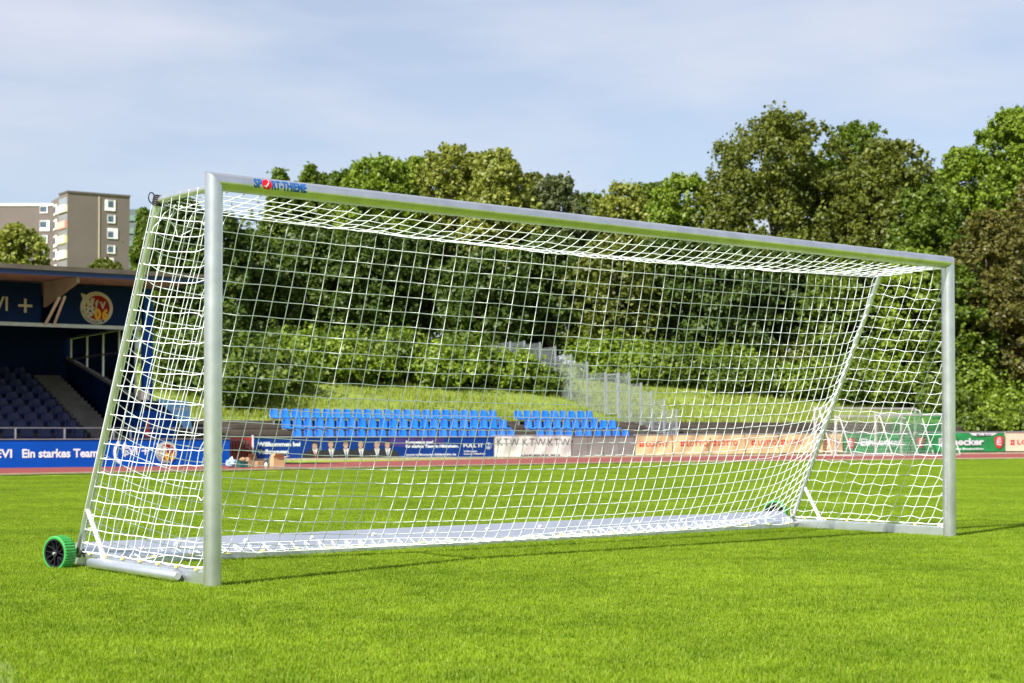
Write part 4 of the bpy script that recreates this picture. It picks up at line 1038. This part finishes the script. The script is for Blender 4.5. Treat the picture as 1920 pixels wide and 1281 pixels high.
cw = lt(1768, -.9)-lt(1672, -.9); polys = [[(x, .02*math.sin(x*5), 1.05), (x, .0, 1.85+.05*math.sin(x*2))] for x in np.arange(0, cw, .05)] + [[(0, 0, z), (cw/2, .03, z-.02), (cw, 0, z)] for z in np.arange(1.05, 1.86, .05)]
V, Q = tubes_np(polys, .008, 4); link('sheet', np_mesh('sheet', V, Q, GREENB), e)

# ------------------------------------------------------------------ apartment building far left
bd = empty('apartment_block', at(124, 814, 280), 0, 'tall brown apartment block with white framed windows and coloured balconies', 'building'); bo = Vector(bd.location); bo.z = 0; bd.location = bo
H = 44.2
def loc(px, Y): p = at(px, 814, Y); return Vector((p.x-bo.x, p.y-bo.y, 0))
a_, b_, c_, d_, f_ = loc(124, 280), loc(241, 285.6), loc(108, 283.2), loc(98, 288.6), loc(-120, 288.6)
wl = MB(); hl = H-1.15
def wallseg(p, q, h, m, name='wall', th=1.0):
    d = (q-p).normalized(); nrm = Vector((d.y, -d.x, 0)); 
    if (nrm.x*(bo.x+p.x)+nrm.y*(bo.y+p.y)) > 0: nrm = -nrm
    mb = MB(); t = -nrm*th; z = Vector((0, 0, h))
    mb.add([p, q, q+t, p+t, p+z, q+z, q+t+z, p+t+z], [(0, 1, 5, 4), (1, 2, 6, 5), (2, 3, 7, 6), (3, 0, 4, 7), (4, 5, 6, 7)])
    mb.build(name, m, bd); return d, nrm
d1_, n1_ = wallseg(a_, b_, H, BROWNW, th=12)
d2_, n2_ = wallseg(c_+Vector((.0, .0, 0)), a_+Vector((-.02, .02, 0)), H-.02, BROWNW, th=5)
d3_, n3_ = wallseg(d_, c_+Vector((-.02, .02, 0)), H-.5, BROWNW, th=5)
d4_, n4_ = wallseg(f_, d_+Vector((-.02, .02, 0)), hl, BROWNW, th=10)
def bbox_on(p, d, nrm, x0, x1, z0, z1, out, m, name, lab=None, inn=.05):
    mb = MB(); q = [p+d*x0, p+d*x1]; a = -nrm*inn; b = nrm*out
    mb.add([q[0]+a+Vector((0, 0, z0)), q[1]+a+Vector((0, 0, z0)), q[1]+a+Vector((0, 0, z1)), q[0]+a+Vector((0, 0, z1)), q[0]+b+Vector((0, 0, z0)), q[1]+b+Vector((0, 0, z0)), q[1]+b+Vector((0, 0, z1)), q[0]+b+Vector((0, 0, z1))],
           [(4, 5, 6, 7), (0, 4, 7, 3), (1, 2, 6, 5), (3, 7, 6, 2), (0, 1, 5, 4)])
    o = mb.build(name, m, bd)
    return o
def zz(py, Y): return at(124, py, Y).z
def on(p, d, px, Y0):  # distance along wall d from p for pixel px
    k = (px-960)/F; P_ = bo+p; return (k*P_.y-P_.x)/(d.x-k*d.y)
# parapets
bbox_on(a_, d1_, n1_, -.1, (b_-a_).length+.1, H+.01, H+.35, .15, ROOFT, 'parapet'); bbox_on(c_, d2_, n2_, 0, (a_-c_).length-.12, H+.0, H+.34, .12, ROOFT, 'parapet')
bbox_on(f_, d4_, n4_, 0, (d_-f_).length, hl+.01, hl+.45, .15, CREAMP, 'parapet')
x = on(a_, d1_, 183.5, 280); bbox_on(a_, d1_, n1_, x-.12, x+.12, 0, H-.3, .12, PINKP if 0 else CREAMP, 'downpipe').data.materials[0] = KERB
def window(p, d, nrm, pxa, pxb, ya, yb, Y, ex=(0, 0, 0, 0)):
    x0, x1 = on(p, d, pxa, Y), on(p, d, pxb, Y); z0, z1 = zz(yb, Y), zz(ya, Y); fr_ = .38
    # white surround made of four sides (wider ones given by ex: left,right,bottom,top in metres)
    l, r, b, t = [fr_*.12+q for q in ex]
    w_ = bbox_on(p, d, nrm, x0-l, x0, z0-b, z1+t, .14, WHITEP, 'window_frame')
    for (xa, xb_, za, zb) in ((x1, x1+r, z0-b, z1+t), (x0+.001, x1-.001, z0-b, z0), (x0+.001, x1-.001, z1, z1+t)): bbox_on(p, d, nrm, xa, xb_, za, zb, .14, WHITEP, 'window_frame')
    g_ = bbox_on(p, d, nrm, x0+.002, x1-.002, z0+.002, z1-.002, .06, GLASS, 'window')
    bbox_on(p, d, nrm, x0+.004, x1-.004, z1-(z1-z0)*.18, z1-.004, .10, ALU_B, 'blind')
Yr = 284; 
window(a_, d1_, n1_, 200, 211, 375, 389, Yr, (.5, .25, .55, .0))
window(a_, d1_, n1_, 200, 211, 403, 416, Yr, (.0, .25, .15, .0))
window(a_, d1_, n1_, 200, 211, 433, 445, Yr, (.0, .7, .15, .5))
window(a_, d1_, n1_, 200, 211, 460, 473, Yr, (.0, .25, .15, .0))
window(a_, d1_, n1_, 200, 211, 489, 500, Yr, (.5, .0, .0, .5))
for i, (ya, yb, ex) in enumerate([(385, 397, (0, .1, .15, 0)), (413, 426, (0, .5, .6, 0)), (441, 454, (0, .1, .15, 0)), (470, 483, (0, .1, .5, 0)), (498, 511, (0, .1, .15, 0)), (526, 540, (0, .1, .15, 0))]):
    window(f_, d4_, n4_, 73, 85.5, ya, yb, 288.6, ex)
for y0 in (392, 420, 450, 476, 505):
    x0, x1 = on(d_, d3_, 100, 0), on(d_, d3_, 104.5, 0); bbox_on(d_, d3_, n3_, x0, x1, zz(y0+(10 if y0 != 450 else 12), 286), zz(y0-9, 286), .2, WHITEP, 'window_frame'); bbox_on(d_, d3_, n3_, x0+.15, x1-.3, zz(y0+6, 286), zz(y0-6, 286), .24, GLASS, 'window')
LG = (a_-c_).length
for i, (ya, yb, m) in enumerate([(385, 398, CREAMP), (415, 428, PINKP), (442, 456, YELP), (470, 485, CREAMP), (501, 513, REDP), (529, 541, CREAMP)]):
    bbox_on(c_, d2_, n2_, .15, LG-.05, zz(yb, 281.5), zz(ya, 281.5), .5, m, 'balcony'); bbox_on(c_, d2_, n2_, .15, LG-.05, zz(ya, 281.5)+.01, zz(ya-14, 281.5), .12, GLASS if 0 else ALU_B, 'balcony_glazing')
e = empty('grey_block', at(252, 814, 330), 0, 'grey green block half hidden behind the tree right of the brown apartment block', 'building'); e.location.z = 0
MB().box(-2.0, 0, 0, 5, 12, hz(392, 330)).build('wall', GREYBLD, e)
for k in range(4): MB().box(-1.6, -.3, hz(414+k*24, 330), 2.2, 0, hz(404+k*24, 330)).build('balcony', mat('pale_green_paint', (.12, .20, .16), .7), e)

# ------------------------------------------------------------------ vegetation
LM = {
 'dark': leafmat('dark_green_leaves', (.024, .048, .008), (.092, .140, .016)),
 'green': leafmat('mid_green_leaves', (.048, .090, .008), (.150, .205, .018)),
 'bright': leafmat('bright_green_leaves', (.085, .145, .010), (.225, .295, .024)),
 'yellow': leafmat('yellow_green_leaves', (.125, .155, .020), (.31, .32, .060)),
 'olive': leafmat('olive_leaves', (.055, .078, .010), (.175, .190, .026)),
 'brown': leafmat('brownish_leaves', (.052, .060, .012), (.175, .155, .034)),
 'grey': leafmat('grey_green_leaves', (.070, .090, .035), (.150, .170, .070)),
}
def leaves(centers, radii, nper, size, g, up=.25, shell=.78):
    """centers (k,3), radii (k,3): leaf quads spread over the shells of the clumps"""
    k = len(centers); idx = np.repeat(np.arange(k), nper); n = len(idx)
    d = g.normal(size=(n, 3)); d /= np.linalg.norm(d, axis=1, keepdims=True)
    rad = shell + (1-shell)*g.normal(0, 1.7, n)[:, None]
    rad = rad*(1+.22*np.sin(d[:, :1]*5+idx[:, None]*1.7)*np.sin(d[:, 2:]*6+idx[:, None]))
    pos = centers[idx] + d*radii[idx]*rad
    wv = radii[idx].mean(1)[:, None]
    pos = pos + wv*.30*np.stack([np.sin(pos[:, 2]*2.3+pos[:, 1]*1.1), np.sin(pos[:, 0]*2.7-pos[:, 2]*1.3), np.sin(pos[:, 0]*1.9+pos[:, 1]*2.5)], 1) + wv*.16*np.stack([np.sin(pos[:, 1]*6.3), np.sin(pos[:, 2]*7.1), np.sin(pos[:, 0]*5.7+pos[:, 2]*3)], 1)
    nr = d + np.array([0, 0, up]) + g.normal(0, .75, (n, 3)); nr /= np.linalg.norm(nr, axis=1, keepdims=True)
    a = np.cross(nr, g.normal(size=(n, 3))); a /= np.maximum(np.linalg.norm(a, axis=1, keepdims=True), 1e-6); b = np.cross(nr, a)
    s = size*g.uniform(.6, 1.35, n)[:, None]
    V = np.stack([pos-a*s*.5, pos-b*s*.36+a*s*.05, pos+a*s*.5+nr*s*.08, pos+b*s*.36+a*s*.05], 1).reshape(-1, 3)
    Q = np.arange(n*4).reshape(-1, 4)
    tone = (g.uniform(0, 1, n)*.75 + g.uniform(0, 1, k)[idx]*.25)
    return V, Q, tone
WIDE = {520: 1.5, 578: 1.5, 628: 1.6, 712: 1.25, 845: 1.15, 935: 1.2, 1042: 1.35, 1165: 1.3, 1285: 1.3, 1462: 1.2, 1610: 1.25, 1672: 1.25, 1738: 1.3, 1815: 1.25, 1908: 1.15}
def tree(px, top, hw, Y, key, label, low=640, kind='round', nleaf=21000, size=.25, group='trees on the bank', cl=None, cat='tree'):
    """px: crown centre column, top: crown top row, hw: half width in photo pixels, low: row where the crown ends"""
    g = np.random.default_rng(int(px*7+top)); p = at(px, 814, Y); gz = groundz(p.x, p.y); zt = hz(top, Y); zl = max(hz(low, Y), gz+.6); wr = hw/F*Y
    Hc = zt-zl; cr0 = wr*(.27 if kind != 'cone' else .30); wr *= WIDE.get(px, 1.08); nc = int(min(260, 2.1*Hc*wr/(cr0*cr0)*(1.35 if kind != 'cone' else .9))); cs = []; rs = []
    lump = g.uniform(0, 6.28, 6)
    def envf(f, ang):
        if kind == 'cone': e_ = (1-f)**.75*.95+.05
        else: e_ = math.sqrt(max(0, 1-((f-.35)/.65)**2)) if f > .35 else .88+.12*f/.35
        return e_*(1+.16*math.sin(ang*2+lump[0]+f*5)+.10*math.sin(ang*3+lump[1]-f*9))
    for i in range(nc):
        f = g.uniform(0, 1)**.8; ang = g.uniform(0, 2*np.pi)
        cr_ = cr0*g.uniform(.45, 1.30)*(1-.30*f)
        surf = i % 10 < 7
        q = g.uniform(.8, 1.05) if surf else math.sqrt(g.uniform(0, .6))
        z = zl+(Hc-cr_*.7)*f*(1+.05*math.sin(ang+lump[2])); z = min(z, zt-cr_*.75)
        rr = max(0, wr*envf((z-zl)/max(Hc-cr_*.7, .1) if z < zt else 1, ang)-cr_*.45)*q
        cs.append((math.cos(ang)*rr, math.sin(ang)*rr, z-gz)); rs.append((cr_*1.15, cr_*1.15, cr_*g.uniform(.6, .85)))
    for _ in range(int(nc*1.3)):
        f = g.uniform(.15, 1)**.8; ang = g.uniform(0, 2*np.pi); cr_ = cr0*g.uniform(.12, .36); rr = wr*envf(f, ang)*g.uniform(.90, 1.14)
        cs.append((math.cos(ang)*rr, math.sin(ang)*rr, min(zl+Hc*f*1.02, zt-cr_*.5)-gz)); rs.append((cr_, cr_, cr_*g.uniform(.8, 1.7)))
    cs = np.array(cs); rs = np.array(rs); ar = rs[:, 0]*rs[:, 2]; nper = np.maximum(20, (nleaf*ar/ar.sum()).astype(int))
    V, Q, T = leaves(cs, rs, nper, size, g)
    e = empty(cat.replace(' ', '_') if cat != 'tree' else 'tree', (p.x, p.y, gz), 0, label, cat, group)
    link('crown', np_mesh('crown', V, Q, LM[key], T), e)
    tr_ = MB(); base = max(.16, wr*.07)
    tr_.tube([(0, 0, -.3), (.05, 0, (zl-gz)*.6+.5), (-.1, .1, (zl-gz)+Hc*.35), (.05, 0, (zl-gz)+Hc*.8)], [base*1.3, base, base*.7, base*.2], 8)
    for q in range(9):
        c = cs[int(g.integers(0, nc))]; z0 = (zl-gz)+Hc*.12*g.uniform(0, 2.5); z0 = min(z0, c[2]*.9)
        tr_.tube([(0, 0, z0), (c[0]*.5, c[1]*.5, (z0+c[2])/2+.2), tuple(c)], [base*.45, base*.3, base*.1], 5)
    tr_.build('trunk', BARK, e)
    return e

g = np.random.default_rng(77); cs = []; rs = []
for t in np.arange(-60, 95, 1.7):
    for k in range(5):
        nn = 56+g.uniform(0, 9); zt = 6+g.uniform(.0, 11.0); p = lp(t+g.normal(0, .8), nn, zt); 
        pxx = 960+p.x/p.y*F
        if pxx < 300: continue
        if 400 < pxx < 480 and zt > 13: continue
        cs.append(tuple(p)); rs.append((2.0, 2.0, 1.6))
cs = np.array(cs); rs = np.array(rs)
V, Q, T = leaves(cs, rs, np.full(len(cs), 230), .55, g)
tag(link('far_woodland', np_mesh('far_woodland', V, Q, LM['dark'], T)), 'dark mass of distant woodland closing the gaps between the trees', 'woodland', kind='stuff')
TREES = [
 (28, 424, 52, 84, 'yellow', 'olive green tree above the stand roof at the far left edge', dict(low=560, nleaf=14000, size=.24)),
 (195, 488, 42, 72, 'olive', 'low bushy tree top just above the stand roof below the brown block', dict(low=600, nleaf=11000, size=.22)),
 (268, 393, 34, 82, 'green', 'slender tree right of the apartment block and left of the tilted net strut', dict(low=600, nleaf=12000, kind='cone')),
 (335, 372, 58, 88, 'dark', 'dark tree seen through the left side net', dict(low=640)),
 (415, 402, 48, 80, 'dark', 'dark tree with gaps of sky behind the left goal post', dict(low=640)),
 (520, 318, 34, 97, 'green', 'thin pointed tree top above the blue lettering on the crossbar', dict(low=560, kind='cone', nleaf=14000)),
 (578, 312, 46, 99, 'green', 'twin pointed green tree just right of the crossbar lettering', dict(low=560, kind='cone', nleaf=11000)),
 (628, 326, 36, 96, 'green', 'small pointed tree between the twin pointed tree and the rounder bright crown', dict(low=560, kind='cone', nleaf=14000)),
 (712, 297, 72, 96, 'bright', 'rounded bright green crown left of the tallest yellowish tree', dict(low=600)),
 (845, 276, 70, 98, 'yellow', 'tall yellowish green tree, highest above the left half of the crossbar', dict(low=600)),
 (935, 284, 62, 95, 'yellow', 'wide yellowish green tree with loose twigs above the middle of the crossbar', dict(low=600)),
 (1042, 331, 50, 97, 'grey', 'sparse grey green tree right of the yellowish trees', dict(low=580, nleaf=14000)),
 (1165, 350, 70, 100, 'yellow', 'broad light green tree between the sparse grey tree and the dark tall one', dict(low=600)),
 (1285, 332, 72, 98, 'bright', 'light green tree with a raised right tip beside the tall brownish tree', dict(low=600)),
 (1462, 219, 118, 96, 'olive', 'very tall olive brown tree, the darkest high crown right of centre', dict(low=600, nleaf=46000)),
 (1610, 236, 82, 99, 'green', 'tall green tree behind the shoulder of the olive brown tree', dict(low=600, nleaf=30000)),
 (1672, 268, 78, 93, 'olive', 'olive green tree whose crown slopes down towards the right', dict(low=600, nleaf=30000)),
 (1738, 352, 66, 90, 'green', 'green tree above the right end of the crossbar', dict(low=640, nleaf=15000)),
 (1815, 282, 70, 97, 'bright', 'bright green tree in the notch left of the highest right crown', dict(low=600, nleaf=18000)),
 (1908, 208, 84, 98, 'bright', 'tallest bright green crown at the right edge of the photo', dict(low=600, nleaf=34000)),
 (1862, 402, 78, 84, 'brown', 'brown leaved tree right of the right goal post', dict(low=740, nleaf=22000)),
 (1952, 330, 74, 88, 'brown', 'brown tinged tree cut by the right photo edge', dict(low=720, nleaf=16000)),
 (590, 328, 64, 102, 'green', 'broad green crown joining the pointed tops right of the crossbar lettering', dict(low=560)),
 (660, 320, 60, 101, 'green', 'mid green crown filling the gap left of the rounded bright crown', dict(low=600)),
 (780, 298, 60, 102, 'bright', 'bright crown half hidden between the rounded bright and the tall yellowish tree', dict(low=600)),
 (892, 290, 56, 102, 'yellow', 'yellowish crown half hidden between the two tallest yellowish trees', dict(low=600)),
 (995, 328, 54, 101, 'olive', 'olive crown between the wide yellowish tree and the sparse grey one', dict(low=600)),
 (1105, 366, 64, 103, 'green', 'low green crown right of the sparse grey green tree', dict(low=600)),
 (1225, 346, 62, 103, 'green', 'green crown between the two light green trees', dict(low=600)),
 (1360, 372, 60, 93, 'olive', 'olive crown at the left foot of the very tall olive brown tree', dict(low=620)),
 (1535, 300, 70, 101, 'olive', 'olive crown filling the gap right of the very tall olive brown tree', dict(low=600)),
 (1770, 320, 60, 101, 'green', 'green crown filling the notch right of centre of the far right trees', dict(low=600)),
 (470, 440, 66, 84, 'dark', 'dark leafy tree just right of the left goal post, behind the net', dict(low=655, nleaf=17000)),
 (580, 420, 72, 88, 'dark', 'dark tree under the twin pointed tops, behind the net', dict(low=655, nleaf=17000)),
 (690, 410, 74, 86, 'dark', 'dark green tree behind the net below the rounded bright crown', dict(low=655, nleaf=17000)),
 (800, 430, 74, 89, 'dark', 'dark tree behind the net below the yellowish crowns', dict(low=655, nleaf=17000)),
 (915, 470, 74, 85, 'dark', 'dark tree behind the upper middle of the net', dict(low=645, nleaf=17000)),
 (1030, 440, 74, 88, 'dark', 'dark tree behind the net above the top of the mesh fence', dict(low=655, nleaf=17000)),
 (1145, 450, 74, 86, 'olive', 'olive tree behind the net above the fence gate', dict(low=645, nleaf=17000)),
 (1260, 440, 76, 89, 'dark', 'dark green tree behind the net, right of the fence gate', dict(low=655, nleaf=17000)),
 (1375, 450, 76, 87, 'dark', 'dark tree behind the net below the tall olive brown crown', dict(low=655, nleaf=17000)),
 (1490, 460, 76, 90, 'dark', 'dark tree behind the net left of the right tilted strut', dict(low=655, nleaf=17000)),
 (1600, 470, 74, 86, 'green', 'green tree behind the right tilted strut', dict(low=700)),
 (1705, 470, 70, 85, 'bright', 'bright green tree behind the right side net', dict(low=720)),
 (1795, 500, 54, 83, 'green', 'green tree directly behind the right goal post', dict(low=740)),
]
for px, top, hw, Y, key, label, kw in TREES: tree(px, top, hw, Y, key, label, **kw)

def shrub(px, nn, wpx, h, key, label, n=5200, size=.20, group='bushes on the bank'):
    t = lt(px, nn); p = lp(t, nn); gz = bankz(nn) if nn > 3.9 else .9; wr = wpx/2/F*p.y; h = h*.74 if nn > 9.2 else h; g = np.random.default_rng(int(px*3+nn*10)); cs = []; rs = []
    for _ in range(16):
        a = g.uniform(0, 2*np.pi); q = math.sqrt(g.uniform(0, 1)); x = math.cos(a)*wr*.8*q; y = math.sin(a)*wr*.6*q; r = g.uniform(.28, .45)*h; z = g.uniform(.25, max(.3, 1-.45*q))*h
        z = min(z, h-r*.6); cs.append((x, y, z)); rs.append((r*1.2, r*1.1, r*.8))
    for _ in range(10):
        a = g.uniform(0, 2*np.pi); r = .09*h; cs.append((math.cos(a)*wr*g.uniform(0, .9), math.sin(a)*wr*.5, h*g.uniform(.7, 1.05))); rs.append((r*.8, r*.8, r*1.8))
    cs = np.array(cs); rs = np.array(rs); ar = rs[:, 0]*rs[:, 2]; nper = np.maximum(15, (n*ar/ar.sum()).astype(int))
    V, Q, T = leaves(cs, rs, nper, size, g, up=.5)
    e = empty('shrub', (p.x, p.y, gz-.05), 0, label, 'shrub', group)
    link('foliage', np_mesh('foliage', V, Q, LM[key], T), e)
    s_ = MB()
    for q in range(5): c = cs[q]; s_.tube([(c[0]*.1, c[1]*.1, -.1), (c[0]*.6, c[1]*.6, c[2]*.5), tuple(c)], [.05, .035, .015], 5)
    s_.build('stem', BARK, e)
SH = [(445, 7.0, 120, 2.6, 'green', 'dark bush behind the left goal post beside the terrace steps'), (400, 9, 120, 3.4, 'dark', 'tall dark bush between the stand and the left goal post'), (330, 10, 110, 3.2, 'green', 'bush seen through the left side net behind the booth'),
 (500, 9.5, 120, 2.7, 'green', 'bush on the bank above the left end of the blue seats'), (575, 12, 120, 2.9, 'bright', 'bright bush above the left block of blue seats, left part'), (655, 11.5, 120, 2.6, 'bright', 'bright bush above the left block of seats, near its middle'),
 (740, 12, 120, 2.8, 'green', 'rounded bush above the right part of the left seat block'), (820, 11, 115, 2.5, 'bright', 'low bright bush above the right end of the left seat block'), (895, 11.5, 110, 2.7, 'green', 'bush at the foot of the trees left of the mesh fence'),
 (960, 10.5, 100, 2.3, 'bright', 'bright bush against the left side of the mesh fence'), (1020, 10.0, 70, 1.5, 'green', 'small low bush under the mesh fence panels'),
 (540, 16, 120, 2.6, 'dark', 'taller dark bush in the second row at the left'), (640, 16, 120, 2.5, 'green', 'taller bush in the second row behind the seats'), (750, 17, 120, 2.5, 'bright', 'taller bright bush in the second row, middle left'), (860, 16, 120, 2.6, 'green', 'taller bush in the second row just left of the fence top'),
 (1130, 14, 110, 2.9, 'bright', 'bright bush right behind the fence gate'), (1200, 12.5, 110, 2.7, 'bright', 'bright bush right of the fence gate'), (1270, 12, 110, 2.5, 'green', 'bush right of the fence, above the right seats'), (1350, 11, 110, 2.3, 'green', 'bush above the grassy slope right of the fence'),
 (1430, 10.5, 110, 2.3, 'green', 'bush above the grassy slope left of the right strut'), (1500, 9.5, 110, 2.3, 'bright', 'bush behind the left end of the youth goals'), (1575, 8.5, 110, 2.3, 'green', 'bush behind the right strut and the youth goals'), (1650, 8, 110, 2.3, 'bright', 'bush behind the middle of the youth goals'),
 (1730, 7.5, 110, 2.2, 'green', 'bush behind the right side net'), (1240, 17, 120, 2.6, 'green', 'taller bush in the second row right of the fence'), (1370, 16, 130, 2.5, 'bright', 'taller bush in the second row right of centre'), (1490, 15, 130, 2.6, 'olive', 'taller olive bush in the second row left of the right strut'),
 (1610, 14, 130, 2.6, 'green', 'taller bush in the second row behind the right strut'), (1730, 14, 120, 2.8, 'bright', 'taller bush in the second row behind the right side net'),
 (1822, 8.0, 74, 3.4, 'bright', 'upright bright green bush just right of the right goal post'), (1890, 5.0, 90, 1.5, 'bright', 'low bright bush above the green banner'), (1840, 5.0, 80, 1.2, 'bright', 'low bush directly above the word on the green banner'), (1955, 5.5, 90, 1.7, 'bright', 'low bright bush above the pale LOTTO board'), (1780, 5.5, 80, 1.5, 'green', 'low bush behind the right goal post'),
 (1812, 2.6, 70, 1.0, 'green', 'small bush touching the top of the green banner beside the right goal post'), (1862, 2.8, 80, .95, 'bright', 'small bright bush peeping over the shield of the green banner'), (1918, 2.8, 80, 1.1, 'green', 'small bush peeping over the pale LOTTO board')]
for a in SH: shrub(*a)
# tufts on the bank
g = np.random.default_rng(5); n = 42000; t = g.uniform(-14, 55, n); nn = 4+9*g.uniform(0, 1, n)**1.2
px_, py_ = LU.x*t+LN.x*(LD+nn), LU.y*t+LN.y*(LD+nn); bz = np.array([bankz(a) for a in nn]); h = g.uniform(.10, .30, n); a = g.uniform(0, 6.28, n); w = g.uniform(.015, .035, n)
B = np.stack([px_, py_, bz-.03], 1); D = np.stack([np.cos(a)*w, np.sin(a)*w, 0*w], 1); Tt = np.stack([g.normal(0, .06, n), g.normal(0, .06, n), h], 1)
V = np.stack([B-D, B+D, B+Tt], 1).reshape(-1, 3)
TUFT = leafmat('long_bank_grass', (.115, .175, .010), (.30, .32, .038))
tag(link('bank_grass', np_mesh('bank_grass', V, np.arange(n*3).reshape(-1, 3), TUFT, g.uniform(0, 1, n))), 'long yellowish grass on the bank above the blue seats', 'grass', kind='stuff')
